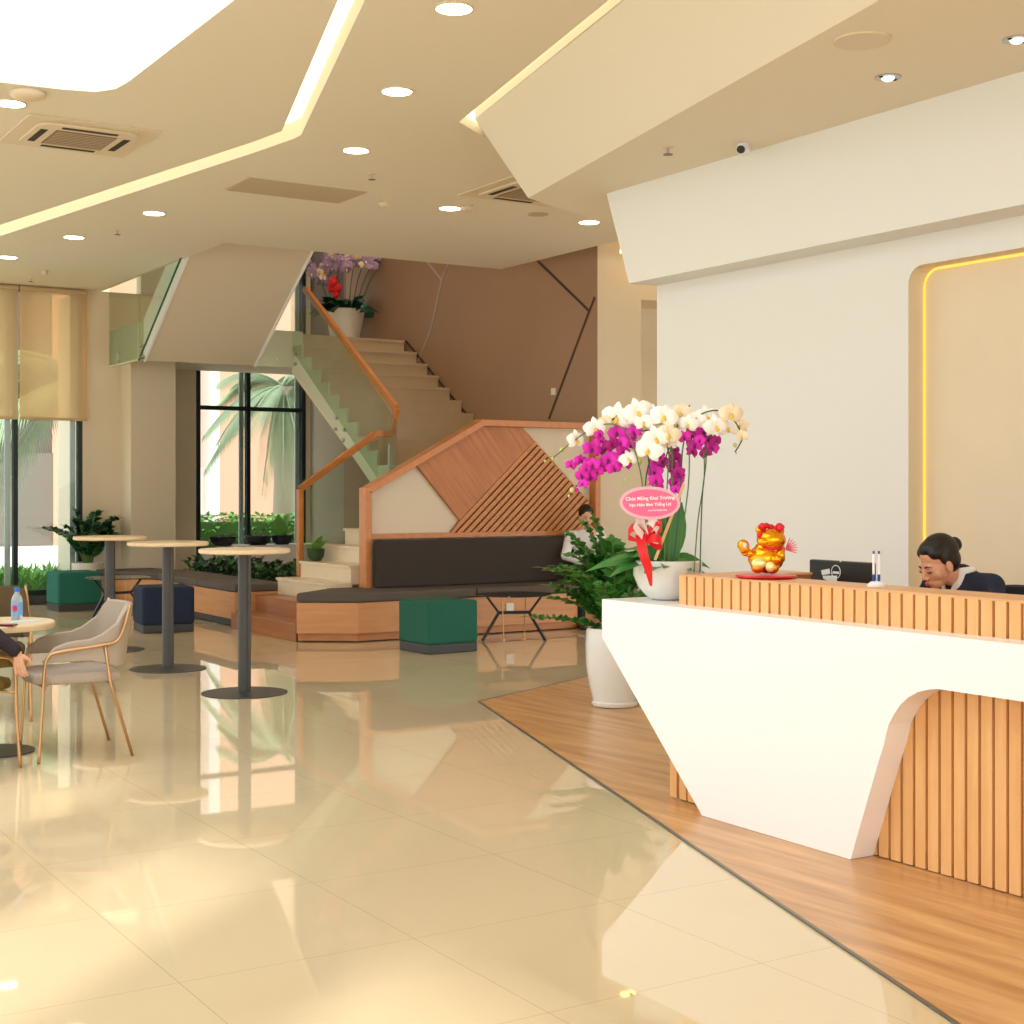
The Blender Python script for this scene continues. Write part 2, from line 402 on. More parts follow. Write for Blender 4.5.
# void edge fascias and upper storey shell
fa = MB().box(VX0, VX1, VY-.12, VY, H+.002, 4.6).box(VX1-.12, VX1, 12.0, VY-.12, H+.002, 4.6).box(VX0-.12, VX0, VY-.12, 19.0, H+.002, 4.6).build('trim_2', 'ceil'); struct(fa, 'edge of the ceiling around the stair opening', 'ceiling edge')
up = MB().box(-5, VX0-.12, -6, 19, 4.6, 4.65).box(VX0-.12, 14, -6, 9.0, 4.6, 4.65).box(VX0-.12, VX1-.12, 9.0, VY-.12, 4.6, 4.65).build('ceiling_slab', 'wall'); struct(up, 'upper storey floor slab', 'slab')
ro = MB().box(3.5, 14, 8.9, 20.3, 7.4, 7.5).build('ceiling_upper', 'ceil'); struct(ro, 'upper storey ceiling over the stairs', 'ceiling')
uw = MB().box(3.5, 3.6, 8.9, 20.2, 4.65, 7.4).box(3.6, 14, 8.9, 9.0, 4.65, 7.4).box(13.9, 14, 9.0, 13.3, 0, 7.4).build('wall_upper', 'beige'); struct(uw, 'upper storey walls', 'wall')

# slot recess with hidden led
def recess(name, poly, depth, wallm, topm, z=H):
    m = MB(); n = len(poly)
    for i in range(n):
        a, b = poly[i], poly[(i+1) % n]
        m.face([(a[0], a[1], z), (b[0], b[1], z), (b[0], b[1], z+depth), (a[0], a[1], z+depth)])
    m.mi = 1; m.sheet(orient(poly), [], z+depth)
    return m.build(name, [wallm, topm], recalc=False)
sl = recess('cove_light', slot, .13, 'ceil', 'led')
tag(sl, 'long bent glowing light slot running across the left ceiling', 'cove light'); 
g2 = recess('cove_light', gap, .07, 'ceil', 'led')
tag(g2, 'glowing light slot along the top of the sloping ceiling panel', 'cove light')
sk = recess('luminous_ceiling_panel', sky, .1, 'ceil', 'sky_')
tag(sk, 'large white luminous ceiling panel at the upper left', 'ceiling light')
for o_, p_ in ((sl, (slot[3][0], slot[3][1], H)), (g2, (gap[0][0], gap[0][1], H)), (sk, (2.8, 9.4, H))): origin(o_, p_)

# folded ceiling panel and lowered soffit
q = Vector((6.87, 9.37)); q2 = q+(q-tipL)*1.2
fo = MB().face([(top0.x, top0.y, H+.004), (tipL.x, tipL.y, H2), (lowend.x, lowend.y, H2), (topend.x, topend.y, H+.004)])
m = MB(); m.face([(top0.x, top0.y, H+.004), (topend.x, topend.y, H+.004), (lowend.x, lowend.y, H2), (tipL.x, tipL.y, H2)])
m.face([(top0.x, top0.y, H+.004), (tipL.x, tipL.y, H2), (tipL.x+.25, tipL.y+.12, H)])
struct(m.build('ceiling_fold', 'ceil', recalc=False), 'sloping cream ceiling panel over the reception', 'ceiling')
m = MB(); m.face([(lowend.x, lowend.y, H2), (tipL.x, tipL.y, H2), (q.x, q.y, H2), (q2.x, q2.y, H2), (q2.x, -6, H2)])
m.face([(tipL.x, tipL.y, H2), (q2.x, q2.y, H2), (q2.x, q2.y, H), (tipL.x, tipL.y, H)])
struct(m.build('ceiling_lowered', 'ceil', recalc=False), 'lowered flat ceiling above the reception counter', 'ceiling')

# cornice box over the reception wall
m = MB()
x0, x1 = 6.09, WX+.25
m.hexa([(x0+.02, -6, 2.93), (x1, -6, 2.93), (x1, 8.13, 2.93), (x0+.02, 8.13, 2.93), (x0, -6, H2+.02), (x1, -6, H2+.02), (x1, 8.38, H2+.02), (x0, 8.38, H2+.02)])
struct(m.build('cornice_right', 'wall'), 'white boxed cornice over the reception wall', 'cornice')

# reception wall with niche
ny1, nz1, ny0, nz0, nr = 5.79, 2.76, 1.6, .5, .10
def rrect(y0, y1, z0, z1, r, k=6):
    out = []
    for cy, cz_, a0 in ((y1-r, z1-r, 0), (y0+r, z1-r, 90), (y0+r, z0+r, 180), (y1-r, z0+r, 270)):
        for i in range(k+1):
            a = R(a0+90*i/k); out.append((cy+r*math.cos(a), cz_+r*math.sin(a)))
    return out
hole = rrect(ny0, ny1, nz0, nz1, nr)
m = MB(); bm = m.bm
loops = [[Vector((y, z, 0)) for y, z in l] for l in ([(-6, 0), (8.12, 0), (8.12, 2.94), (-6, 2.94)], hole[::-1])]
flat = [p for l in loops for p in l]; vs = [bm.verts.new((WX, p.x, p.y)) for p in flat]
for t in tessellate_polygon(loops): bm.faces.new([vs[i] for i in t])
m.face([(WX, 8.12, 0), (WX+.25, 8.12, 0), (WX+.25, 8.12, 2.94), (WX, 8.12, 2.94)])
m.face([(WX+.25, 8.12, 0), (WX+.25, -6, 0), (WX+.25, -6, 2.94), (WX+.25, 8.12, 2.94)])
struct(m.build('wall_right', 'wall', recalc=False), 'white wall behind the reception counter', 'wall')
nt_ = thing('niche', 'large rounded wall niche with stone back and amber light edge behind the receptionist', 'niche', (WX, ny1, nz0))
m = MB(); n = len(hole)
for i in range(n):
    a, b = hole[i], hole[(i+1) % n]
    m.face([(WX, a[0], a[1]), (WX, b[0], b[1]), (WX+.13, b[0], b[1]), (WX+.13, a[0], a[1])])
m.build('niche_return', 'beige', nt_, world=True, recalc=False)
inner = rrect(ny0, ny1, nz0, nz1, nr)
m = MB(); m.face([(WX+.13, y, z) for y, z in inner]); m.build('back_panel', 'stone', nt_, world=True)
m = MB()
inn = rrect(ny0+.012, ny1-.012, nz0+.012, nz1-.012, nr)
m.tube([(WX+.12, y, z) for y, z in inn]+[(WX+.12,)+inn[0]], .007, 6); m.build('light_strip', 'led2', nt_, world=True)

# brown stair wall (oblique), its seams, socket
BA, BB = Vector((9.05, 20.0, 0)), Vector((9.55, 13.3, 0)); bd = (BB-BA).normalized(); bn = Vector((-bd.y, bd.x, 0)) 
if bn.x > 0: bn = -bn
m = MB(); back = -bn*.15
bw = m.prism([BA+bd*1.0, BB, BB+Vector((0, 0, 7.4)), BA+bd*1.0+Vector((0, 0, 7.4))], back).build('wall_stair', 'brown'); struct(bw, 'brown panelled wall beside the stairs', 'wall')
m = MB(); struct(m.prism([BA+Vector((0, 0, 0)), BA+bd*1.0, BA+bd*1.0+Vector((0, 0, 3.3)), BA+Vector((0, 0, 3.3))], back).build('wall_stair_end', 'greywall'), 'grey wall under the stair landing', 'wall')
m = MB(); struct(m.prism([BA+Vector((0, 0, 3.3)), BA+bd*1.0+Vector((0, 0, 3.3)), BA+bd*1.0+Vector((0, 0, 7.4)), BA+Vector((0, 0, 7.4))], back).build('wall_stair_return', 'darkbrown'), 'dark brown wall at the stair landing', 'wall')
def seam(name, pts, mt):
    m = MB()
    P = [onplane(x, y, BA, bn)+bn*.004 for x, y in pts]
    for a, b in zip(P, P[1:]): m.beam(a, b, .028, .008, up=bn)
    return struct(m.build(name, mt), 'diagonal joint line on the brown stair wall', 'wall joint')
seam('trim_3', [(538, 261), (589.5, 311), (549, 419)], 'seam'); seam('trim_4', [(589.5, 311), (595, 297)], 'seam')
seam('trim_5', [(425, 259), (442, 280), (431, 330), (418, 362)], 'seamlight'); seam('trim_6', [(442, 280), (449, 262)], 'seamlight')
seam('trim_9', [(406, 341), (474, 423)], 'seam')
p = onplane(553.5, 391.5, BA, bn)
so = MB().beam(p+Vector((0, 0, -.04)), p+Vector((0, 0, .04)), .085, .012, up=bn).build('wall_socket', 'socket', bevel=.003); origin(so, p); tag(so, 'small white wall socket on the brown stair wall', 'socket')

# beige wall right of the stairs
m = MB().box(BB.x, 10.17, 13.3, 13.45, 0, 7.4).box(10.17, 14, 13.3, 13.45, 3.68, 7.4).box(10.17, 14, 13.9, 14.05, 0, 3.68).box(10.17, 14, 13.45, 13.9, 3.68, 3.75)
m.box(10.12, 10.17, 13.45, 14.05, 0, 3.68)
struct(m.build('wall_back_right', 'beige'), 'beige wall to the right of the stair seating', 'wall')
# warm wash lamp on top of the beige wall
cv = MB().box(9.62, 11.5, 12.9, 12.97, 4.12, 4.16).build('cove_light', 'led3'); tag(cv, 'warm strip light washing the top of the beige wall', 'cove light'); origin(cv, (10.5, 12.93, 4.12))

# back walls
m = MB().box(5.35, 6.45, 19.0, 20.2, 0, H)
struct(m.build('wall_back_left', 'beige'), 'beige wall and pillar between the two windows', 'wall')
pe = MB().box(5.85, 6.45, 18.55, 19.0, 0, 3.18).build('pillar', 'beige'); struct(pe, 'beige pillar under the stair landing', 'pillar')
struct(MB().box(6.45, 7.26, 20.0, 20.2, 0, 7.4).build('wall_back_middle', 'beige'), 'beige wall left of the stair window', 'wall')
struct(MB().box(8.98, 14, 20.0, 20.2, 0, 7.4).box(7.26, 8.98, 20.0, 20.2, 6.9, 7.4).build('wall_back', 'beige'), 'beige wall behind the stairs', 'wall')
struct(MB().box(3.6, 6.45, 20.0, 20.2, 4.65, 7.4).build('wall_back_upper', 'beige'), 'upper back wall', 'wall')

# window 1 (left), with frame, pane
def window(name, x0, x1, y, z0, z1, mull, trans, label, fins=()):
    w = bpy.data.objects.new(name, None); C.objects.link(w); w.location = (x0, y, z0); w['kind'] = 'structure'; w['label'] = label; w['category'] = 'window'
    ROOT[w.name] = Matrix.Translation((x0, y, z0))
    m = MB(); t = .028
    m.box(x0, x0+2*t, y-.05, y+.05, z0, z1).box(x1-2*t, x1, y-.05, y+.05, z0, z1).box(x0+2*t, x1-2*t, y-.05, y+.05, z0, z0+.07).box(x0+2*t, x1-2*t, y-.05, y+.05, z1-.07, z1)
    for x in mull: m.box(x-t, x+t, y-.05, y+.05, z0+.07, z1-.07)
    for z in trans:
        xs = [x0+t]+[q_ for q_ in mull]+[x1-t]
        for a, b in zip(xs, xs[1:]): m.box(a+t, b-t, y-.04, y+.04, z-.03, z+.03)
    m.build('frame', 'frame', w, world=True)
    if fins:
        m = MB()
        for x in fins: m.box(x-.035, x+.035, y+.05, y+.075, z0, z1)
        m.build('fin', 'fin', w, world=True)
    m = MB(); m.face([(x0+.02, y, z0+.02), (x1-.02, y, z0+.02), (x1-.02, y, z1-.02), (x0+.02, y, z1-.02)]); m.build('pane', 'glass', w, world=True)
    return w
window('window_1', -4.9, 5.35, 19.05, .12, H, [-3.2, -1.6, 0, 1.5, 3.0, 4.5], [], 'tall dark framed windows along the back left wall', (4.42, 5.25))
struct(MB().box(-4.9, 5.35, 18.98, 19.12, 0, .12).build('trim_7', 'plinth'), 'low kerb under the left windows', 'kerb')
zt = at(250, 409, Y=20.05).z
xm = at(247.5, 450, Y=20.05).x
window('window_2', 7.27, 8.97, 20.05, .3, 6.9, [xm], [zt, 3.45], 'tall dark framed window behind the stairs', (xm-.075, 8.88))
struct(MB().box(7.26, 8.98, 20.0, 20.2, 0, .3).build('trim_8', 'plinth'), 'kerb under the stair window', 'kerb')
# unseen columns of the left side, added to break the sunlight into bands
m = MB()
for k_ in range(14): m.box(-5.1, -4.85, -6+k_*1.9, -6+k_*1.9+.8, 0, H)
struct(m.build('sun_band_columns', 'wall'), 'unseen columns added on the glazed left side to band the sunlight', 'wall')

# roller blinds
zb = at(40, 420, Y=18.93).z; zt_ = at(40, 403, Y=18.93).z
xe = at(87, 350, Y=18.93).x; xs_ = at(19, 350, Y=18.93).x; xl = 3.9
for a, b, lab in ((xs_+.01, xe, 'beige translucent roller blind over the left window, beside the beige wall'), (3.2, xs_-.01, 'beige translucent roller blind at the left edge of the photo')):
    t_ = thing('roller_blind', lab, 'roller blind', (a, 18.93, zb), 0, 'roller blinds')
    m = MB(); m.face([(a, 18.93, zb+.03), (b, 18.93, zb+.03), (b, 18.93, H-.05), (a, 18.93, H-.05)]); m.build('blind_fabric', 'blind', t_, world=True)
    MB().box(a, b, 18.915, 18.945, zb, zb+.035).build('hem_bar', 'blindbar', t_, world=True)
    m = MB(); m.tube([(a, 18.93, H-.04), (b, 18.93, H-.04)], .03, 12); m.build('roller', 'blindbar', t_, world=True)

# ============================ STAIRS ============================
r_, run = .175, .265
st = thing('staircase', 'marble staircase with glass sides and wooden handrail behind the seating', 'staircase', (7.6, 14.4, 0))
L0 = 8*r_; LZ = 3.5; YF = 17.3; YB = YF-11*run     # first riser of the main flight
SXL = 7.6
def wallx(y): return BA.x+(BB.x-BA.x)*(BA.y-y)/(BA.y-BB.y)-.02
def stepblock(m, y0, y1, z0, z1, nose=.02):
    m.hexa([(SXL, y0-nose, z0), (wallx(y0), y0-nose, z0), (wallx(y1), y1, z0), (SXL, y1, z0), (SXL, y0-nose, z1), (wallx(y0), y0-nose, z1), (wallx(y1), y1, z1), (SXL, y1, z1)])
# lower flight: marble treads 3..8, lower wood steps 1, 2
xs3 = 6.27
for k, (n_, mt) in enumerate([(3, 'marblelight'), (4, 'marblelight'), (5, 'marblelight'), (6, 'marblelight'), (7, 'marblelight')]):
    x = xs3+.27*k
    MB().box(x, x+.27+.02, 13.46, 14.72, 0 if k == 0 else n_*r_-r_-.02, n_*r_-.03).box(x-.015, x+.29, 13.46, 14.74, n_*r_-.03, n_*r_).build('step', mt, st, world=True, bevel=.004)
MB().box(7.6, 9.5, 13.46, YB-.002, L0-.25, L0).build('lower_landing', 'marble', st, world=True)
for k in range(11):
    m = MB(); y0 = YB+k*run; stepblock(m, y0, y0+run+.03, L0+(k)*r_-.06, L0+(k+1)*r_-.03, 0); stepblock(m, y0, y0+run+.03, L0+(k+1)*r_-.03, L0+(k+1)*r_, .02)
    m.build('step', 'marble', st, world=True)
# sloping underside slab of main flight
m = MB(); m.prism([(SXL+.01, YB+.1, L0-.22), (SXL+.01, YF+.1, LZ-.5), (SXL+.01, YF+.1, LZ-.2), (SXL+.01, YB+.1, L0+.1)], (1.5, 0, 0)); m.build('underside_slab', 'beige', st, world=True)
# landing
MB().box(VX0, 9.15, YF, 18.5, LZ-.3, LZ).box(6.46, 9.05, 18.5, 19.99, LZ-.3, LZ).build('landing_slab', 'beige', st, world=True)
MB().box(SXL, 9.2, YF-.004, YF+.1, LZ-.2, LZ-.03).box(SXL, 9.2, YF-.02, YF+.3, LZ-.03, LZ+.002).build('landing_nosing', 'marble', st, world=True)
MB().box(VX0-.02, SXL+.1, YF-.04, YF-.001, LZ-.44, LZ+.03).box(VX0-.05, VX0-.002, YF, 18.5, LZ-.44, LZ+.03).build('landing_fascia', 'stringer', st, world=True)
# zigzag stringer on the left side of the main flight
pts = [(YB, L0-.30), (YB, L0+.06)]
for k in range(11):
    y0 = YB+k*run; pts += [(y0-.03, L0+(k+1)*r_+.015), (y0+run-.03, L0+(k+1)*r_+.015)]
pts += [(YF-.03, LZ+.015), (YF+.0, LZ+.015), (YF+.0, LZ-.44)]
pts[1] = (YB-.03, L0+.0)
lo = pts; m = MB()
# build as column quads, bottom edge straight
def zb_(y): return L0-.28+(y-YB)*(LZ-.44-(L0-.28))/(YF-YB)
for k in range(11):
    y0 = YB+k*run-.03; y1 = y0+run; zt2 = L0+(k+1)*r_+.012
    m.hexa([(SXL-.03, y0, zb_(y0)), (SXL-.002, y0, zb_(y0)), (SXL-.002, y1, zb_(y1)), (SXL-.03, y1, zb_(y1)), (SXL-.03, y0, zt2), (SXL-.002, y0, zt2), (SXL-.002, y1, zt2), (SXL-.03, y1, zt2)])
m.build('stringer', 'stringer', st, world=True)
# second flight (returning, seen from below)
U0, U1 = VX0, 7.06
slope = .69
m = MB(); ytop = 12.9
zf = 3.06
m.prism([(U0+.03, YF-.041, zf), (U0+.03, ytop+1.6, zf+(YF-ytop-1.6)*slope), (U0+.03, ytop+1.6, zf+(YF-ytop-1.6)*slope+.33), (U0+.03, YF-.041, zf+.40)], (U1-U0-.06, 0, 0))
m.build('upper_flight_soffit', 'beige', st, world=True)
for x in (U0, U1-.03):
    m = MB(); m.prism([(x, YF-.041, zf-.02), (x, ytop+1.6, zf-.02+(YF-ytop-1.6)*slope), (x, ytop+1.6, zf+(YF-ytop-1.6)*slope+.4), (x, YF-.041, zf+.5)], (.03, 0, 0)); m.build('upper_stringer', 'white', st, world=True)
# glass guards
def gpanel(name, pts, vec=(.014, 0, 0), edge=None):
    g = MB().prism(pts, vec).build(name, 'glassg', st, world=True)
    m = MB()
    for a, b in edge or []: m.beam(a, b, .018, .014)
    if edge: m.build('glass_edge', 'gedge', g, world=True)
    return g
yt = 14.6; zt3 = zf+(YF-yt)*slope
gx = VX0-.05
gpanel('glass_guard', [(gx, YF, LZ-.42), (gx, 18.5, LZ-.42), (gx, 18.5, LZ+1), (gx, YF, LZ+1)])
gpanel('glass_guard', [(gx, YF-.01, zf+.02), (gx, YF-.01, LZ+1), (gx, yt, zt3+1.3), (gx, yt, zt3)], edge=[((gx, YF-.01, zf), (gx, yt, zt3-.01))])
gx2 = SXL-.05
gpanel('glass_guard', [(gx2, YB, L0-.1), (gx2, YF, LZ-.2), (gx2, YF, LZ+.85), (gx2, YB, L0+.85)])
gy = 14.73
gpanel('glass_guard', [(6.5, gy, .55), (7.5, gy, 1.1), (7.5, gy, 2.05), (6.52, gy, 1.56)], (0, .014, 0))
# standoff bolts
bolts = [(117, 352), (117, 362), (140, 346), (140, 357)]
for bx, by in bolts:
    p = at(bx, by, X=VX0-.055); MB().tube([p, p+Vector((.06, 0, 0))], .022, 10).build('standoff', 'steel', st, world=True)
for bx, by in [(277, 349), (277, 359)]:
    p = at(bx, by, Y=YF-.06); MB().tube([p, p+Vector((0, .05, 0))], .022, 10).build('standoff', 'steel', st, world=True)
for bx, by in [(294, 354), (294, 364), (335, 418), (334, 429), (343, 430), (342, 440)]:
    p = at(bx, by, X=SXL-.06); MB().tube([p, p+Vector((.05, 0, 0))], .022, 10).build('standoff', 'steel', st, world=True)
# handrails
def rail(pts, w=.06, h=.075):
    m = MB()
    for a, b in zip(pts, pts[1:]):
        a, b = Vector(a), Vector(b); m.beam(a, b, w, h, up=(0, 0, 1) if abs((b-a).normalized().z) < .95 else (0, 1, 0))
    return m
ra = at(300, 577, Y=14.76); rb_ = at(300, 489, Y=14.76); rc = at(375, 434, Y=14.76); rd = at(395, 434, Y=14.76)
re_ = Vector((rd.x, rd.y, at(395, 409, Y=14.76).z)); rf = at(305, 289, X=SXL+.07)
re_ = Vector((SXL+.07, 14.6, re_.z)); rd2 = Vector((SXL+.07, 14.7, rd.z))
ra.z = .53
m = rail([ra, rb_]); m2 = rail([rb_, rc, rd2, re_, rf]); m.build('rail_post', 'rail', st, world=True, bevel=.008); m2.build('handrail', 'rail', st, world=True, bevel=.008)
MB().beam((SXL+.05, 14.72, 1.2), (SXL+.05, 14.72, 2.0), .03, .03, up=(0, 1, 0)).build('steel_post', 'steel', st, world=True)
# two brown wooden steps at the foot
ws = thing('wooden_step', 'two low brown wooden steps at the foot of the marble stairs', 'steps', (5.72, 13.0, 0))
MB().prism([(5.72, 12.99, 0), (6.0, 13.21, 0), (6.0, 14.69, 0), (5.72, 14.69, 0)], (0, 0, r_)).build('lower_step', 'step', ws, world=True, bevel=.006)
MB().prism([(6.0, 13.21, 0), (6.25, 13.41, 0), (6.25, 14.69, 0), (6.0, 14.69, 0)], (0, 0, 2*r_)).build('upper_step', 'step', ws, world=True, bevel=.006)

# ============================ FEATURE PANEL + BENCH ============================
PY = 13.30
fp = thing('screen_panel', 'sloping timber framed screen with cream and diagonal slatted panels behind the bench', 'screen', (6.6, PY, .45))
MB().prism([(6.66, PY+.04, .42), (6.66, PY+.04, 1.46), (8.02, PY+.04, 2.2), (9.5, PY+.04, 2.2), (9.5, PY+.04, .42)], (0, .1, 0)).build('backing_panel', 'cream', fp, world=True)
fr = [at(365.5, 560, Y=PY), at(365.5, 491, Y=PY), at(480, 423, Y=PY), at(594, 425.5, Y=PY), at(594, 560, Y=PY)]
fr[0].z = .44; fr[4].z = .44
fr[3].z = fr[2].z
m = MB()
for a, b in zip(fr, fr[1:]): m.beam(a, b, .16 if abs((b-a).normalized().z) > .95 else .16, .07, up=(0, 0, 1)) if abs((b-a).normalized().z) < .95 else m.box(a.x-.035, a.x+.035, PY-.08, PY+.08, min(a.z, b.z), max(a.z, b.z))
for p in fr[1:4]: m.box(p.x-.036, p.x+.036, PY-.079, PY+.079, p.z-.036, p.z+.036)
m.build('timber_frame', 'rail', fp, world=True, bevel=.005)
m = MB(); zr = at(372, 536, Y=PY-.02).z; m.box(fr[0].x+.036, fr[4].x-.036, PY-.06, PY+.03, zr-.03, zr+.02); m.build('lower_rail', 'rail', fp, world=True)
def PP(x, y): p = at(340+x/3.657, 400+y/3.657, Y=PY); return Vector((p.x, p.z))
pw1 = [PP(282, 240), PP(505, 98), PP(665, 97), PP(712, 150), PP(470, 405), PP(440, 440)]
m = MB(); m.prism([(p.x, PY, p.y) for p in pw1], (0, .04, 0)); m.build('veneer_panel', 'diag', fp, world=True)
tri = [PP(712, 150), PP(922, 385), PP(930, 490), PP(400, 495), PP(440, 440)]
m = MB(); m.prism([(p.x, PY+.015, p.y) for p in tri], (0, .025, 0)); m.build('slat_backing', 'slotdark', fp, world=True)
def clip(poly, n_, c):
    out = []
    for i in range(len(poly)):
        a, b = poly[i], poly[(i+1) % len(poly)]; da, db = a.dot(n_)-c, b.dot(n_)-c
        if da >= 0: out.append(a)
        if da*db < 0: out.append(a+(b-a)*(da/(da-db)))
    return out
dslat = (PP(712, 150)-PP(440, 440)).normalized(); nsl = Vector((dslat.y, -dslat.x))
c0 = PP(440, 440).dot(nsl); cmax = max(p.dot(nsl) for p in tri)
m = MB(); c = c0
while c < cmax:
    pl = clip(clip(tri, nsl, c), -nsl, -(c+.042))
    if len(pl) > 2: m.prism([(p.x, PY-.01, p.y) for p in pl], (0, .03, 0))
    c += .064
m.build('diagonal_slats', 'diagslat', fp, world=True)

be = thing('bench', 'long built-in bench with wooden base, charcoal seat and dark backrest in front of the screen', 'bench', (6.2, 12.63, 0))
plan = [(5.72, 12.97), (6.22, 12.63), (9.62, 12.63), (9.62, PY+.0), (6.66, PY+.0), (6.6, 13.42), (6.28, 13.42)]
def off(plan, d): 
    return [(x+(d if i == 0 else 0), y+(d if i in (0, 1, 2) else 0)) for i, (x, y) in enumerate(plan)]
m = MB().prism([(x, y, .012) for x, y in off(plan, .03)], (0, 0, .07)); m.build('plinth', 'orange', be, world=True)
m = MB().prism([(x, y, .085) for x, y in plan], (0, 0, .30)); m.build('base', 'orange2', be, world=True, bevel=.004)
cp = [(x+(-.015 if i == 0 else 0), y+(-.02 if i in (0, 1, 2) else 0)) for i, (x, y) in enumerate(plan)]
cut = 7.55
def clipx(pl, n_, c): return [tuple(v) for v in clip([Vector(p) for p in pl], Vector(n_), c)]
for part_ in (clipx(cp, (-1, 0), -cut+.003), clipx(cp, (1, 0), cut+.003)):
    MB().prism([(x, y, .387) for x, y in part_], (0, 0, .095)).build('seat_cushion', 'cushion', be, world=True, bevel=.025, seg=3)
z1_ = at(450, 539, Y=13.1).z
for a, b in ((6.675, 9.5),):
    MB().box(a, b, 13.09, PY-.082, .483, z1_).build('back_cushion', 'backcush', be, world=True, bevel=.02, seg=3)
p = at(510, 608, Y=12.62)
so = MB().box(p.x-.045, p.x+.045, 12.615, 12.629, p.z-.05, p.z+.05).build('floor_socket', 'socket', bevel=.003); origin(so, p); tag(so, 'small white socket plate on the bench base behind the black legged table', 'socket')

# left bench with planter
lb = thing('bench', 'low built-in bench with wooden front and grey seat left of the stairs', 'bench', (5.78, 14.72, 0))
lp = [(5.78, 14.72), (6.38, 14.72), (6.38, 17.3), (6.1, 18.52), (5.35, 18.52), (5.42, 17.9), (5.78, 17.3)]
MB().prism([(x, y, .012) for x, y in [(5.81, 14.75), (6.38, 14.75), (6.38, 17.3), (6.1, 18.5), (5.38, 18.5), (5.45, 17.9), (5.81, 17.3)]], (0, 0, .07)).build('plinth', 'plinth', lb, world=True)
MB().prism([(x, y, .085) for x, y in lp], (0, 0, .29)).build('base', 'orange2', lb, world=True)
for pl in (clipx(lp, (0, -1), -15.9+.003), clipx(clipx(lp, (0, 1), 15.9+.003), (0, -1), -17.3+.003), clipx(lp, (0, 1), 17.3+.003)):
    MB().prism([(x, y, .377) for x, y in pl], (0, 0, .085)).build('seat_cushion', 'cushion', lb, world=True, bevel=.02, seg=3)
pb = thing('planter_box', 'low planter behind the left bench filled with leafy plants', 'planter', (6.9, 16.5, 0))
MB().box(6.42, 7.3, 14.85, 18.5, 0, .38).build('box', 'plinth', pb, world=True)
MB().box(6.46, 7.26, 14.9, 18.46, .38, .40).build('soil', 'soil', pb, world=True)
def scatter(x0, x1, y0, y1, z0, z1, n_, L, W, seed, e0=-.2, e1=1.1):
    rr = random.Random(seed); m = MB()
    for _ in range(n_):
        b = (rr.uniform(x0, x1), rr.uniform(y0, y1), rr.uniform(z0, z1)); a = rr.uniform(0, 6.28); e = rr.uniform(e0, e1)
        m.leaf(b, (math.cos(a)*math.cos(e), math.sin(a)*math.cos(e), math.sin(e)), (0, 0, 1), L*rr.uniform(.6, 1.2), W*rr.uniform(.7, 1.2), .3, .2)
    return m
m = scatter(6.5, 7.2, 14.9, 18.4, .40, .58, 900, .16, .06, 3); m.build('foliage', 'hedge2', pb, world=True, recalc=False)['kind'] = 'stuff'

# ============================ CEILING FITTINGS ============================
def downlight(label):
    t = thing('downlight', label, 'ceiling light', (0, 0, H), 0, 'round ceiling downlights')
    MB().lathe([(.098, -.003), (.098, -.006), (0, -.006)], n=28).build('lamp_disc', 'lamp', t)
    MB().lathe([(.098, 0), (.108, 0), (.108, -.008), (.098, -.008), (.098, 0)], n=28).build('rim', 'plastic', t, smooth=False)
    return t
DL = [(454, 8, 'round downlight nearest the viewer, at the top of the photo'), (397, 91, 'second round downlight of the central row'), (356, 150, 'third round downlight of the central row, left of the sprinkler'),
      (450, 208, 'round downlight beside the small ceiling detector and the cut-off air unit'), (589, 222, 'round downlight beneath the corner of the lowered reception ceiling'),
      (154, 213, 'rightmost of the three small round downlights left of the light slot'), (74, 237, 'middle of the three small round downlights on the far left ceiling'), (8, 257, 'small round downlight at the far left edge above the blinds'),
      (10, 103, 'round downlight at the left edge beside the air conditioning cassette')]
d0 = None
for x, y, lab in DL:
    p = at(x, y, Z=H)
    if d0 is None: d0 = downlight(lab); d0.location = p; ROOT[d0.name] = Matrix.Translation(p)
    else: dup(d0, p, 0, lab)
def cassette(loc, lab):
    t = thing('air_conditioner', lab, 'air conditioner', loc, 0, 'ceiling air conditioning cassettes')
    m = MB(); m.box(-.475, .475, -.475, .475, -.012, 0); m.build('outer_frame', 'plastic', t, bevel=.004)
    m = MB(); pr = rrect(-.37, .37, -.37, .37, .12); m.prism([(x, y, -.013) for x, y in pr], (0, 0, -.018)); c_ = m.build('cover', 'plastic', t, bevel=.004)
    MB().box(-.22, .22, -.22, .22, -.036, -.0315).build('intake_grille', 'grille', t)
    m = MB()
    for k in range(9): m.box(-.21, .21, -.2+k*.048, -.19+k*.048, -.04, -.0365)
    m.build('grille_bars', 'ventm', t)
    for k in range(4):
        T = Matrix.Rotation(k*math.pi/2, 4, 'Z'); MB().box(-.2, .2, .275, .325, -.034, -.0315, T).build('outlet_slot', 'dark', t)
    return t
cassette((3.0, 10.75, H), 'square air conditioning cassette in the ceiling at upper left')
a2 = dup(bpy.data.objects['air_conditioner'], (6.90, 10.6, H), 0, 'square air conditioning cassette partly hidden by the sloping ceiling panel')
v = thing('ceiling_vent', 'long taupe rectangular air grille in the main ceiling', 'vent', (5.15, 11.68, H))
MB().box(-.55, .55, -.28, .28, -.008, 0).build('grille_plate', 'ventm', v)
m = MB()
for k in range(14): m.box(-.53, .53, -.26+k*.039, -.245+k*.039, -.016, -.0085)
m.build('louvre', 'ventm', v)
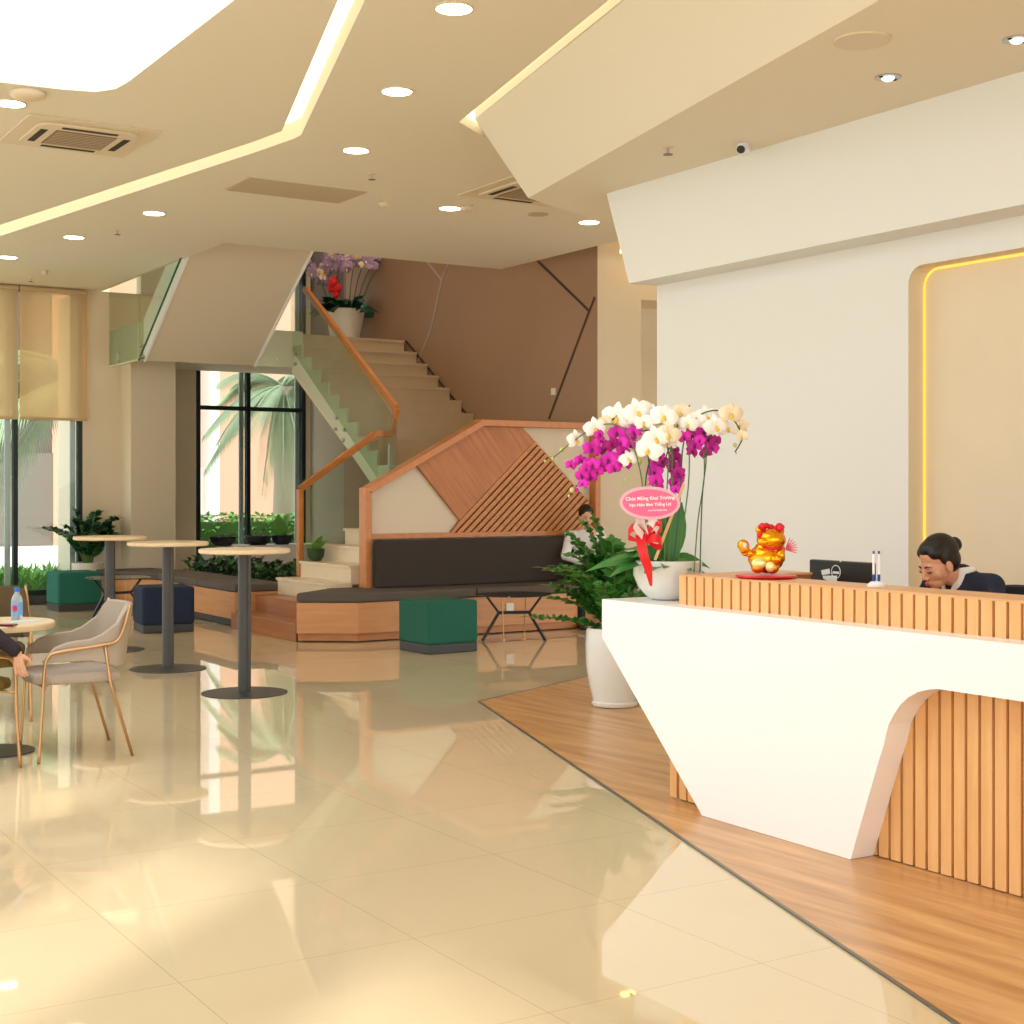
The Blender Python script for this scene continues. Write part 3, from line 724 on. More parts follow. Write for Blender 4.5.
def sprinkler(px, py, z, lab):
    p = at(px, py, Z=z)
    t = thing('sprinkler', lab, 'sprinkler', p, 0, 'ceiling sprinklers')
    MB().tube([(0, 0, 0), (0, 0, -.045)], .009, 8).build('stem', 'steel', t); MB().lathe([(0, -.045), (.03, -.045), (.03, -.049), (0, -.049)], n=14).build('deflector', 'grille', t)
    MB().lathe([(0, 0), (.032, 0), (.03, -.006), (0, -.008)], n=16).build('rose', 'plastic', t)
sprinkler(372, 174, H, 'small sprinkler head near the third central downlight'); sprinkler(117.5, 230, H, 'small sprinkler head between the two left downlights')
sprinkler(668, 147, H2, 'small sprinkler head under the lowered reception ceiling'); sprinkler(31, 278, H, 'small sprinkler head above the roller blinds at left')
def detector(px, py, lab, z=H, r=.055):
    p = at(px, py, Z=z); o_ = MB().lathe([(0, 0), (r, 0), (r*.95, -.025), (r*.6, -.045), (0, -.05)], n=20).build('smoke_detector', 'plastic', smooth=True); o_.location = p; tag(o_, lab, 'detector')
detector(467, 206, 'small round white detector right beside a downlight'); detector(384, 202, 'small round beige detector right of the long air grille'); detector(45, 271, 'small dark detector above the roller blind', H, .04)
detector(28, 92, 'flat round detector between the luminous panel and the left downlight', H, .12)
p = at(538, 214, Z=H); o_ = MB().lathe([(0, 0), (.1, 0), (.1, -.006), (0, -.006)], n=24).build('ceiling_access_disc', 'ventm'); o_.location = p; tag(o_, 'flat round cover on the ceiling below the sloping panel tip', 'ceiling cover')
p = at(862, 40, Z=H2); t = thing('ceiling_speaker', 'flat round speaker grille in the lowered ceiling', 'speaker', p)
MB().lathe([(0, -.004), (.125, -.004), (.125, -.008), (0, -.008)], n=36).build('grille', mat('speaker_grille', (222, 210, 190), .7), t); MB().lathe([(.125, 0), (.135, 0), (.135, -.009), (.125, -.009), (.125, 0)], n=36).build('rim', 'plastic', t)
for k, (px, py, lab) in enumerate([(888, 77, 'recessed eyeball spotlight in the lowered ceiling, left of another one'), (1017, 39, 'recessed eyeball spotlight in the lowered ceiling at the right edge')]):
    p = at(px, py, Z=H2); t = thing('spotlight', lab, 'spotlight', p, 0, 'recessed spotlights')
    MB().lathe([(.04, 0), (.068, 0), (.068, -.006), (.04, -.006), (.04, 0)], n=24).build('rim', 'steel', t); MB().ell((0, 0, -.004), (.034, .034, .02)).build('lamp_bulb', emis('spot_lamp%d' % k, (230, 245, 255), 2), t, smooth=True)
    MB().ell((.05, 0, -.006), (.012, .012, .006)).ell((-.05, 0, -.006), (.012, .012, .006)).build('clip', 'dark', t)
p = at(743, 144, Z=H2); t = thing('security_camera', 'small white bullet security camera above the reception wall', 'security camera', p)
MB().lathe([(0, 0), (.035, 0), (.03, -.02), (0, -.025)], n=16).build('mount', 'penwhite', t, smooth=True)
MB().tube([(0.05, 0.03, -.03), (-.04, -.03, -.045)], .03, 14).build('housing', 'penwhite', t, auto=True)
MB().tube([(-.04, -.03, -.045), (-.055, -.04, -.048)], .024, 14).build('lens', 'black', t, auto=True)

# ============================ RECEPTION COUNTER ============================
rc_ = thing('reception_counter', 'white angular reception counter with light oak slats', 'reception counter', (CX+.4, 4.5, 0))
def cp_(px, py): p = at(px, py, X=CX); return (p.y, p.z)
zt_c = .937
tl = cp_(602, 599.3)
out = [(tl[0], zt_c), (cp_(602, 637)), (cp_(702, 816)), (cp_(850.5, 861.5))]
out = [(a, max(b, .0055)) for a, b in out]
curve = [cp_(x, y) for x, y in [(876.7, 768), (884, 744), (888.5, 724.5), (894, 714), (900.5, 704.5), (908, 697.5), (918, 692), (928, 689.5), (938, 689)]]
zh = curve[-1][1]
out += curve + [(1.0, zh-.0), (1.0, zt_c)]
m = MB(); m.prism([(CX, y, z) for y, z in out], (SX-.012-CX, 0, 0)); m.mi = 0
rb2 = m.build('front_panel', ['white', 'reveal'], rc_, world=True)
MB().box(SX-.013, 4.98, 5.47, tl[0], .74, .937).box(SX-.013, 4.98, 5.392, 5.4699, .902, .937).build('side_return', 'white', rc_, world=True)
MB().prism([(SX-.013, tl[0]-.002, .74), (4.98, tl[0]-.002, .74), (4.98, 5.47, .30), (SX-.013, 5.47, .30)], (0, .0, -.03)).build('side_wedge', 'white', rc_, world=True)
MB().box(SX, 4.58, 1.0, 5.46, .05, .90).box(SX, 4.58, 1.0, 5.385, .90, 1.07).box(4.58, 4.98, 5.16, 5.46, .05, .90).box(4.58, 4.98, 5.16, 5.385, .90, 1.07).build('core', 'slatgap', rc_, world=True)
MB().prism([(SX-.012, 1.0, 1.07), (4.59, 1.0, 1.07), (4.59, 5.15, 1.07), (4.98, 5.15, 1.07), (4.98, 5.39, 1.07), (SX-.012, 5.39, 1.07)], (0, 0, .010)).build('wood_top', wood('oak_top', (214, 160, 106), (226, 174, 122), (10, .8, 10), (0, 0, 0), 2, .4), rc_, world=True)
m = MB(); m.box(SX-.012, SX+.004, 5.41, 5.46, .009, .90); y = 5.39
while y > 1.1:
    m.box(SX-.012, SX+.004, y-.050, y, .009, 1.07); y -= .0635
m.build('oak_slats', 'slat', rc_, world=True)
m = MB().box(SX+.02, 4.56, 1.0, 5.42, .004, .05); m.build('kick_plinth', 'black', rc_, world=True)
# inner work desk
MB().box(4.58, 4.96, 1.0, 5.15, .70, .74).build('inner_shelf', 'slat', rc_, world=True)
wd = thing('work_desk', 'low desk top behind the reception counter', 'desk', (5.1, 4, 0))
MB().box(4.985, 5.40, 1.2, 5.4, .70, .74).build('desk_top', 'slat', wd, world=True)
for y in (1.3, 5.3): MB().box(5.05, 5.38, y-.02, y+.02, .004, .70).build('leg', 'black', wd, world=True)

# ============================ PLANTS ============================
def zz(name, label, loc, pot_prof, nst, hgt, spread, LL, LW, seed, leafm='leaf', potm='pot', soilz=None, soilr=.12, extra=()):
    t = thing(name, label, 'potted plant', loc)
    MB().lathe(pot_prof, n=40).build('pot', potm, t, auto=True)
    MB().lathe([(0, soilz), (soilr, soilz)], n=24).build('soil', 'soil', t)
    rr = random.Random(seed); sm = MB(); lm = MB()
    specs = []
    for k in range(nst):
        a = 2*math.pi*k/nst*2.4+rr.uniform(-.3, .3); ln = rr.uniform(.15, 1)*spread; h_ = hgt*rr.uniform(.65, 1)*(1-.35*ln/spread)
        specs.append((a, ln, h_))
    specs += list(extra)
    for a, ln, h_ in specs:
        b = Vector((math.cos(a)*.05, math.sin(a)*.05, soilz)); pts = []
        for i in range(11):
            u = i/10; pts.append(b+Vector((math.cos(a)*ln*u**1.6, math.sin(a)*ln*u**1.6, h_*(1-(1-u)**1.5)*(1-.12*u*ln/spread))))
        sm.tube(pts, [.011*(1-.7*i/10)+.002 for i in range(11)], 6)
        NL = 17
        for i in range(4, NL):
            u = i/NL; j = min(int(u*10), 9); f_ = u*10-j
            c_ = pts[j].lerp(pts[j+1], f_); d_ = (pts[j+1]-pts[j]).normalized()
            sd = d_.cross(Vector((0, 0, 1))); sd = sd.normalized() if sd.length > .1 else Vector((math.sin(a), -math.cos(a), 0))
            sz = math.sin(min(1, u*1.2)*math.pi*.75+.35)
            for s_ in (-1, 1):
                dd = sd*s_*.95+d_*.5+Vector((rr.uniform(-.15, .15), rr.uniform(-.15, .15), rr.uniform(0, .3)))
                lm.leaf(c_, dd, (rr.uniform(-.9, .9), rr.uniform(-.9, .9), .55), LL*(.55+.45*sz)*rr.uniform(.85, 1.1), LW*(.6+.4*sz), .15, .12)
        lm.leaf(pts[-1], (pts[-1]-pts[-2]), (0, 0, 1), LL*.8, LW*.7, .1, .1)
    sm.build('stems', 'stem', t, smooth=True); lm.build('foliage', leafm, t, recalc=False)
    return t
pl = at(615, 706, Z=0)
potp = [(0, .004), (.155, .004), (.16, .012), (.163, .03), (.15, .034), (.178, .14), (.198, .28), (.203, .42), (.198, .515), (.188, .535), (.172, .53), (.17, .46), (0, .46)]
yaw_l = math.pi/2+ANG-0  # image-left direction angle
lx = math.atan2(sn, -cs)   # world angle of image left
zz('potted_zz_plant', 'glossy green leafy plant in a tall white pot beside the end of the reception counter', (pl.x, pl.y, 0.004), potp, 26, .80, .44, .105, .062, 5, soilz=.50, soilr=.172,
   extra=((lx-.1, .54, .12), (lx-.5, .45, .25), (lx+.25, .40, .48), (lx-.2, .42, .36), (lx+.1, .34, .50), (lx-.3, .30, .42), (lx-.4, .38, .30), (lx+.5, .28, .5), (lx, .18, .80), (lx+.6, .35, .6), (lx-.7, .3, .66), (lx+.1, .3, .74), (lx+.3, .1, .8), (lx-.15, .45, .5)))
pl2 = at(88, 588, d=18.6)
potq = [(0, 0), (.15, 0), (.18, .1), (.20, .35), (.205, .54), (.19, .55), (.185, .48), (0, .48)]
zz('potted_zz_plant', 'dark green leafy plant in a white pot behind the teal stool by the left window', (pl2.x, pl2.y, 0), potq, 22, .86, .52, .15, .085, 11, 'leaf2', 'potm', .50, .19)
# small pot plants on the ledge behind the stairs side
def bowlplant(px, py, d, rr_, lab, nl, L, W, potm='blackbowl', e0=.3, e1=1.2):
    p = at(px, py, d=d)
    t = thing('potted_plant', lab, 'potted plant', p)
    MB().lathe([(0, 0), (rr_*.55, 0), (rr_*.9, .05), (rr_, .13), (rr_*.95, .135), (rr_*.85, .1), (0, .1)], n=24).build('bowl', potm, t, auto=True)
    r0 = random.Random(nl); m = MB()
    for k in range(nl):
        a = r0.uniform(0, 6.28); e = r0.uniform(e0, e1); m.leaf((0, 0, .1), (math.cos(a)*math.cos(e), math.sin(a)*math.cos(e), math.sin(e)), (0, 0, 1), L*r0.uniform(.7, 1.2), W, .25, .1)
    m.build('foliage', 'hedge', t, recalc=False); return t
lg = MB().box(7.42, 9.0, 18.95, 19.6, 0, .70).build('window_ledge', 'bldwhite'); tag(lg, 'pale low ledge in front of the stair window', 'ledge'); origin(lg, (8.2, 19.3, 0))
def onledge(px, d_=19.25):
    r = ray(px, 500); t = d_/r.y; return (r*t).x
for px, r0_, lab, nl, L, W in ((223, .19, 'low dark bowl with small green plant, leftmost on the window ledge', 14, .12, .05), (258, .19, 'low dark bowl with small green plant, middle of the window ledge', 16, .14, .06), (282, .16, 'dark bowl with broad upright leaves beside the wooden rail post', 3, .55, .22)):
    x = onledge(px); t = bowlplant(px, 540, 20, r0_, lab, nl, L, W, 'blackbowl', .9 if nl == 3 else .3, 1.4 if nl == 3 else 1.2); t.location = (x, 19.25, .70)
t = bowlplant(319, 556, 16, .1, 'small plant in a green pot on the marble step behind the rail post', 6, .3, .12, 'greenpot', .5, 1.3)
sx_ = 6.70; t.location = (6.66, 14.58, 4*r_+.001)

# orchid in white bowl on the counter
def flower_data(name, mp_, ml_, sz=.05):
    m = MB(); z = Vector((0, 0, 0))
    up_ = Vector((0, 1, 0))          # flower faces +Y in its own frame; X right, Z up
    def petal(a, L, W, k):
        n_ = 7; rows = []
        d_ = Vector((math.sin(a), 0, math.cos(a))); s_ = Vector((math.cos(a), 0, -math.sin(a)))
        w_ = [.25, .7, .95, 1.0, .9, .6, .12]
        prev = None
        for i in range(n_):
            t_ = i/(n_-1); c_ = d_*L*t_ + Vector((0, k+.012*math.sin(t_*3.1)-.010*t_*t_, 0)); w__ = W*.5*w_[i]
            row = [m._v(c_-s_*w__-Vector((0, .006*w_[i], 0))), m._v(c_+Vector((0, .003, 0))), m._v(c_+s_*w__-Vector((0, .006*w_[i], 0)))]
            if prev:
                for j in (0, 1): f = m.bm.faces.new([prev[j], prev[j+1], row[j+1], row[j]]); f.smooth = True
            prev = row
    for a in (0, R(125), R(-125)): petal(a, sz, sz*.62, 0)
    for a in (R(78), R(-78)): petal(a, sz*1.08, sz*1.15, .004)
    m.mi = 1; m.ell((0, .012, -.004), (.007, .010, .008), n=8); m.ell((0, .018, -.016), (.009, .006, .010), n=8)
    return m.data(name, [mp_, ml_], False, recalc=False)
FW = flower_data('white_flower', 'pw', 'lip', .062); FM = flower_data('magenta_flower', 'pm', 'lipm', .052); FD = flower_data('deep_magenta_flower', 'pmd', 'lipm', .05); FC = flower_data('cream_flower', 'pcream', 'lip', .058); FL = flower_data('lilac_flower', 'plil', 'pw', .075)
OD = 7.02
opot = at(657, 601, d=OD); opot.z = .938
opot = Vector((4.48, 5.645, .938))
orc = thing('potted_orchid', 'white bowl of white and magenta orchids with red ribbon on the counter end', 'potted orchid', opot)
MB().lathe([(0, 0), (.075, 0), (.10, .012), (.145, .06), (.17, .12), (.172, .19), (.165, .195), (.158, .15), (0, .15)], n=44).build('bowl', 'pot', orc, auto=True)
MB().lathe([(0, .17), (.155, .17)], n=24).build('moss', 'soil', orc)
rr = random.Random(4)
m = MB()
R0 = opot+Vector((0, 0, .17))
vr = Vector((cs, -sn, 0)); vd = Vector((sn, cs, 0)); U = Vector((0, 0, 1))
for (dx, dz, dd, L, W, dr) in [(-1, .55, -.2, .36, .12, .45), (-1, .25, -.6, .36, .12, .35), (-.7, .75, -.5, .30, .12, .5), (-.5, .15, -.9, .28, .11, .25), (.5, .3, -.8, .20, .10, .4), (.9, .5, -.1, .24, .10, .55), (1, .25, .3, .28, .09, .65), (-.2, .35, -1, .22, .11, .35),
                               (-1, .9, .2, .34, .12, .5), (.15, 1.4, .1, .36, .13, 0), (.35, 1.6, -.1, .32, .11, 0), (.35, .5, .6, .3, .10, .5), (-.5, .4, .8, .34, .12, .4), (-.9, .25, .1, .42, .12, .35), (.7, .1, -.5, .20, .09, .4)]:
    m.leaf(R0, vr*dx+U*dz+vd*dd, tuple(U*rr.uniform(.7, 1)-vd*rr.uniform(.1, .8)+vr*rr.uniform(-.3, .3)) if dz < 1.2 else tuple(-vd), L, W, dr, .12, shape=[.35, .7, .95, 1, .85, .5, .05])
m.build('foliage', 'oleaf', orc, world=True, recalc=False)
def PO(px, py, dd=0): return at(px, py, d=OD+dd)
stems = [[(650, 575), (645, 520), (640, 470), (625, 430), (600, 425), (575, 440), (553, 458)], [(662, 575), (655, 500), (648, 455), (650, 418), (630, 408), (612, 420)], [(668, 575), (672, 500), (668, 450), (655, 430), (620, 440), (590, 470), (572, 492)],
         [(672, 575), (680, 500), (684, 440), (700, 415), (725, 412), (742, 435), (735, 452)], [(676, 575), (688, 490), (690, 440), (696, 430)], [(700, 572), (702, 500), (706, 462), (706, 440), (712, 435)], [(694, 572), (698, 520), (704, 480), (704, 450)],
         [(655, 575), (645, 500), (650, 460), (660, 452), (648, 505)], [(664, 575), (668, 470), (672, 448), (672, 505)], [(640, 560), (662, 470), (680, 420), (690, 405)]]
def smooth_path(P, n=4):
    out = []
    for i in range(len(P)-1):
        p0, p1, p2, p3 = P[max(i-1, 0)], P[i], P[i+1], P[min(i+2, len(P)-1)]
        for k in range(n):
            t = k/n; out.append(.5*((2*p1)+(-p0+p2)*t+(2*p0-5*p1+4*p2-p3)*t*t+(-p0+3*p1-3*p2+p3)*t**3))
    return out+[P[-1]]
for k, s_ in enumerate(stems):
    P = [PO(x, y, .02*((k*7) % 5-2)*(i > 0)) for i, (x, y) in enumerate(s_)]
    MB().tube(smooth_path(P), .0035, 6).build('flower_stem', 'dstem' if k % 2 else 'stem', orc, smooth=True, world=True)
def put_flower(me, px, py, s, yaw, pitch=0, dd=0, root=orc, name='flower', d=None, roll=0):
    p = at(px, py, d=d if d else OD+dd)
    o = bpy.data.objects.new(name, me); C.objects.link(o); o.parent = root
    # faces back towards the viewer, turned by yaw
    base = Matrix.Rotation(-ANG+math.pi+yaw, 4, 'Z') @ Matrix.Rotation(pitch, 4, 'X') @ Matrix.Rotation(roll, 4, 'Y') @ Matrix.Scale(s, 4)
    mw = Matrix.Translation(p) @ base
    o.matrix_local = ROOT[root.name].inverted() @ mw
    return o
whites = [(576, 440, .85), (595, 428, .9), (617, 417, 1.2), (638, 412, 1.15), (644, 422, .8), (652, 414, .8), (664, 417, 1.1), (681, 413, .95, 'c'), (697, 420, .8), (707, 418, 1.1), (716, 426, 1.0), (728, 428, .9), (731, 414, 1.0, 'c'), (740, 425, .8, 'c'), (742, 436, .6, 'c'),
          (656, 438, 1.05), (669, 434, 1.0, 'c'), (649, 450, 1.1), (637, 444, .85), (629, 459, .75), (655, 426, .7, 'c'), (673, 424, .8), (688, 424, .8), (623, 425, .7), (605, 421, .6, 'c'), (667, 443, .8)]
for w_ in whites:
    put_flower(FC if len(w_) > 3 else FW, w_[0], w_[1], w_[2], rr.uniform(-.5, .5)+(w_[0]-655)*-.004, rr.uniform(-.25, .25), rr.uniform(-.08, .06), roll=rr.uniform(-.3, .3))
mags = [(571, 465, .6), (581, 461, .75), (590, 463, .7), (592, 449, .95), (600, 441, .7), (599, 434, .6), (608, 446, .8, 'd'), (617, 433, 1.0), (612, 444, .8, 'd'), (621, 443, .8), (629, 437, .9), (634, 432, .85), (623, 452, .8), (609, 460, 1.05), (614, 468, .8), (600, 468, .9), (593, 465, .8), (597, 472, .7),
        (582, 475, .8), (590, 477, .8), (583, 484, .6), (626, 464, .7), (660, 456, .6), (658, 464, .8), (655, 472, .9), (656, 481, .8), (658, 489, .7), (662, 461, .7), (675, 450, .6, 'd'), (676, 458, .8, 'd'), (674, 467, .8, 'd'), (678, 473, .8, 'd'), (676, 482, .8), (676, 490, .6), (680, 478, .6),
        (684, 437, .7), (691, 436, .95), (695, 445, .85), (692, 452, .7), (703, 432, .8), (708, 440, .8, 'd'), (712, 448, .75), (706, 453, .7, 'd'), (716, 441, .7, 'd'), (700, 440, .6), (575, 490, .35), (586, 469, .6), (605, 453, .7, 'd'), (631, 445, .6)]
for w_ in mags:
    put_flower(FD if len(w_) > 3 else FM, w_[0], w_[1], w_[2]*.95, rr.uniform(-.6, .6), rr.uniform(-.3, .3), rr.uniform(-.05, .09), roll=rr.uniform(-.4, .4))
BUDS = [(562, 450, .012), (553, 458, .008), (545, 461, .006), (572, 490, .012), (569, 496, .006), (626, 480, .007), (622, 486, .005), (735, 445, .01), (736, 453, .005), (639, 462, .014)]
for x, y, r0_ in BUDS: MB().ell(PO(x, y), (r0_, r0_, r0_*1.2), n=8).build('flower_bud', 'bud', orc, smooth=True, world=True)
# ribbon bow and tail
m = MB()
def strip(m, P, w, side):
    P = smooth_path([Vector(p) for p in P], 4); prev = None
    for i, p in enumerate(P):
        ww = w*(1-.75*max(0, (i/(len(P)-1)-.6)/.4))
        row = [m._v(p-side*ww/2), m._v(p+side*ww/2)]
        if prev: f = m.bm.faces.new([prev[0], prev[1], row[1], row[0]]); f.smooth = True; f.material_index = m.mi
        prev = row
fd = -.20
strip(m, [PO(640, 535, fd), PO(643, 553, fd-.02), PO(648, 568, fd-.01), PO(651, 586, fd)], .045, vr)
strip(m, [PO(645, 535, fd), PO(634, 527, fd-.03), PO(628, 536, fd-.02), PO(638, 541, fd)], .04, U)
for a, b in (((645, 538), (662, 526)), ((645, 540), (662, 542))):
    strip(m, [PO(*a, fd), PO((a[0]+b[0])/2+2, b[1]-4, fd-.05), PO(*b, fd-.02), PO((a[0]+b[0])/2+4, b[1]+5, fd+.02), PO(*a, fd)], .04, (U+vd*.3).normalized())
m.mi = 1
strip(m, [PO(643, 530, fd-.01), PO(650, 520, fd-.05), PO(658, 530, fd-.04), PO(650, 540, fd-.01)], .045, (vr*.5+U).normalized())
strip(m, [PO(643, 536, fd-.02), PO(634, 524, fd-.05), PO(642, 520, fd-.03), PO(648, 534, fd-.02)], .035, (vr*.3+U).normalized())
m.build('ribbon_bow', ['red', 'silver'], orc, world=True, recalc=False)
# oval sign on a pick
sp = PO(650, 503, -.26)
sg = thing('greeting_card_sign', 'pink oval card with white greeting lettering standing in the orchid bowl', 'sign', sp, -ANG+R(0))
def oval(a, b, y, th, n=40): return [(a*math.cos(2*math.pi*i/n), y, b*math.sin(2*math.pi*i/n)) for i in range(n)]
Tt = Matrix.Rotation(R(2), 4, 'Y')
MB().prism([Tt @ Vector(p) for p in oval(.142, .078, 0, 0)], (0, .003, 0)).build('card', 'pinkedge', sg)
MB().prism([Tt @ Vector(p) for p in oval(.128, .064, -.0015, 0)], (0, .0014, 0)).build('card_face', 'pink', sg)
def text(s_, size, x, z, parent, mt, rot=(R(90), 0, 0), y=-.003, name='lettering', bold=.0055):
    cu = bpy.data.curves.new(name, 'FONT'); cu.body = s_; cu.size = size; cu.align_x = 'CENTER'; cu.align_y = 'CENTER'; cu.extrude = .0005; cu.offset = bold*size*4
    cu.materials.append(M[mt]); o = bpy.data.objects.new(name, cu); C.objects.link(o); o.parent = parent; o.location = (x, y, z); o.rotation_euler = (R(90), R(-2), 0)
    dg = bpy.context.evaluated_depsgraph_get(); dg.update(); me = bpy.data.meshes.new_from_object(o.evaluated_get(dg)); n_ = bpy.data.objects.new(name, me); C.objects.link(n_); n_.parent = parent; n_.location = o.location; n_.rotation_euler = o.rotation_euler; bpy.data.objects.remove(o); n_.name = name; return n_
text('Chúc Mừng Khai Trương', .0225, .0, .022, sg, 'whitetext')
text('Vạn Niên Bình Thắng Lợi', .0190, .0, -.008, sg, 'whitetext')
text('Hoa Tươi Khánh Hòa', .010, .035, -.034, sg, 'whitetext')
m = MB(); a = PO(684, 484, -.2); b = PO(655, 560, -.06); m.beam(a, b, .014, .006, up=-vd); m.build('bamboo_pick', 'bamboo', sg, world=True)

# landing orchid
lpz = at(345, 334, Y=18.3); lpz.z = LZ+.003
lo_ = thing('potted_orchid', 'large pale pot of lilac orchids with a red bow on the stair landing', 'potted orchid', lpz)
MB().lathe([(0, 0), (.17, 0), (.19, .03), (.25, .34), (.28, .49), (.26, .49), (.25, .42), (0, .42)], n=36).build('pot', 'potm', lo_, auto=True)
m = MB(); r0 = random.Random(9)
for k in range(46):
    a = r0.uniform(0, 6.28); e = r0.uniform(.3, 1.3); m.leaf((math.cos(a)*.12, math.sin(a)*.12, .44), (math.cos(a)*math.cos(e), math.sin(a)*math.cos(e), math.sin(e)), (r0.uniform(-1, 1), r0.uniform(-1, 1), .6), r0.uniform(.35, .55), .17, .45, .1)
m.build('foliage', 'leaf2', lo_, recalc=False)
dl = (lpz-O).dot(vd)
for k in range(9):
    x0_, x1_ = 345+(k-4)*4, 345+(k-4)*10
    P = [at(x0_, 305, d=dl), at(x0_+(x1_-x0_)*.4, 280, d=dl), at(x1_, 262, d=dl), at(x1_+(k-4)*3, 268, d=dl)]
    MB().tube(smooth_path(P), .006, 5).build('flower_stem', 'dstem', lo_, world=True)
for k in range(60):
    px = r0.uniform(310, 378); py = 252+abs(px-345)*.10+r0.uniform(0, 18) if px < 352 else 258+r0.uniform(-2, 8)
    if px < 325: py += r0.uniform(0, 14)
    o_ = put_flower(FL if r0.random() < .6 else FC, px, py, r0.uniform(.9, 1.3), r0.uniform(-.8, .8), r0.uniform(-.4, .4), root=lo_, d=dl+r0.uniform(-.15, .15))
m = MB()
for x, y, s_ in ((333, 283, .075), (337, 288, .07), (331, 289, .05), (336, 295, .05), (334, 279, .05)): m.ell(at(x, y, d=dl-.3), s_, n=10)
m.build('red_bow', 'red', lo_, smooth=True, world=True)

# ============================ THINGS ON THE COUNTER ============================
ZC = 1.081
fg = at(766, 576, d=1); p = at(766, 579, Z=ZC); p.x = max(p.x, SX+.12); 
r_f = ray(766, 560); t_f = 4.475/r_f.x; pf = Vector((4.475, r_f.y*t_f, ZC))
fig = thing('gold_figurine', 'shiny gold lucky figurine with red blossoms and raised paw on a red tray', 'figurine', pf, -ANG)
MB().lathe([(0, 0), (.12, 0), (.14, .008), (.135, .014), (0, .014)], n=36).build('red_tray', 'redfig', fig, auto=True)
m = MB(); m.ell((0, 0, .075), (.082, .068, .068)).ell((.01, 0, .11), (.065, .055, .05)); m.ell((.02, -.05, .035), (.03, .035, .028)).ell((-.045, -.045, .035), (.03, .035, .026)).ell((.02, -.02, .16), (.066, .056, .05)).ell((-.02, -.055, .152), (.03, .02, .02))
m.cap((-.055, -.01, .09), (-.098, -.025, .105), .02, .018); m.cap((-.098, -.025, .105), (-.108, -.03, .135), .02, .027)
m.cap((.06, -.02, .12), (.055, -.06, .075), .022, .02); m.cap((.055, -.06, .075), (.025, -.07, .075), .02, .018)
m.ell((-.03, 0, .205), (.018, .012, .02)).ell((.065, 0, .2), (.018, .012, .022))
gb = m.build('body', 'goldfig', fig, smooth=True); gb.location = (0, 0, .014)
m = MB()
for k in range(9):
    a = -.5+k*.5; m.ell((.02+.045*math.cos(a), -.02+.03*math.sin(a)*.8, .225+.006*(k % 3)), (.016, .016, .014), n=10)
m.ell((-.035, -.04, .195), .014, n=10)
m.build('red_blossoms', 'redfig', fig, smooth=True)
MB().tube([(-.02, -.045, .142), (.02, -.056, .135), (.06, -.045, .142)], .009, 8).build('red_collar', 'redfig', fig, smooth=True)
m = MB()
for k in range(7):
    a = R(-25+k*15); m.tube([(.09, .0, .13), (.09+.05*math.cos(a), .0+.006*(k-3), .135+.05*math.sin(a))], [.004, .002], 6)
m.build('pink_tassel', 'pinkfig', fig)
m = MB(); m.ell((-.045, -.075, .07), (.034, .010, .024), n=14).ell((.005, -.08, .055), (.022, .010, .024), n=12); m.build('coin', 'palefig', fig, smooth=True)
m = MB(); m.ell((-.105, -.052, .15), (.012, .006, .014), n=8); m.build('paw_gem', 'silver', fig, smooth=True)
# monitor
a = at(809, 562, X=5.12); b = at(872, 566, X=5.12)
mo = thing('monitor', 'black monitor seen from behind with white stickers over the counter top', 'monitor', ((a.x+b.x)/2, (a.y+b.y)/2, .742))
wd2 = abs(a.y-b.y)/2; yc = (a.y+b.y)/2; zt4 = at(840, 561, X=5.12).z
MB().box(5.12, 5.15, yc-wd2, yc+wd2, zt4-.30, zt4).build('casing', 'screen', mo, world=True, bevel=.008)
MB().box(5.15, 5.152, yc-wd2+.01, yc+wd2-.01, zt4-.28, zt4-.01).build('display', 'smoked', mo, world=True)
MB().box(5.13, 5.15, yc-.03, yc+.03, .75, zt4-.2).build('stand', 'black', mo, world=True)
MB().box(5.04, 5.24, yc-.1, yc+.1, .742, .752).build('foot', 'black', mo, world=True)
def onmon(x, y): p = at(800+x/11.38, 540+y/11.38, X=5.118); return p
m = MB(); m.face([onmon(240, 345), onmon(335, 325), onmon(345, 385), onmon(250, 400)]); m.face([onmon(255, 405), onmon(420, 405), onmon(420, 470), onmon(315, 465), onmon(265, 440)])
m.build('sticker', 'sticker', mo, world=True)
m = MB(); c_ = onmon(408, 362); rad = .03
m.tube([c_+Vector((0, math.cos(2*math.pi*i/20)*rad, math.sin(2*math.pi*i/20)*rad*1.05)) for i in range(21)], .0022, 6); m.beam(c_+Vector((0, .022, -.004)), c_+Vector((0, -.022, -.004)), .001, .012); m.build('round_emblem', 'sticker', mo, world=True)
p = onmon(458, 240); MB().beam(p+Vector((0, .003, 0)), p+Vector((0, -.003, .003)), .002, .012).build('logo_mark', 'sticker', mo, world=True)
# pens on a stand
r_f = ray(876, 580); t_f = 4.46/r_f.x; pp = Vector((4.46, r_f.y*t_f, ZC))
pe_ = thing('pen_stand', 'small white and blue stand holding two upright pens on the counter', 'pen stand', pp, -ANG)
MB().lathe([(0, 0), (.036, 0), (.036, .008), (.022, .02), (0, .024)], n=24).build('base', 'penwhite', pe_, auto=True)
for x in (-.010, .012):
    q_ = MB().tube([(x, 0, .045), (x, .0, .135)], .0048, 10).build('pen', 'penwhite', pe_, auto=True)
    MB().tube([(x, 0, .012), (x, 0, .05)], .0062, 10).build('pen_grip', 'penblue', q_, auto=True); MB().tube([(x, 0, .135), (x, 0, .147)], .0045, 10).build('pen_end', 'pentip', q_, auto=True)

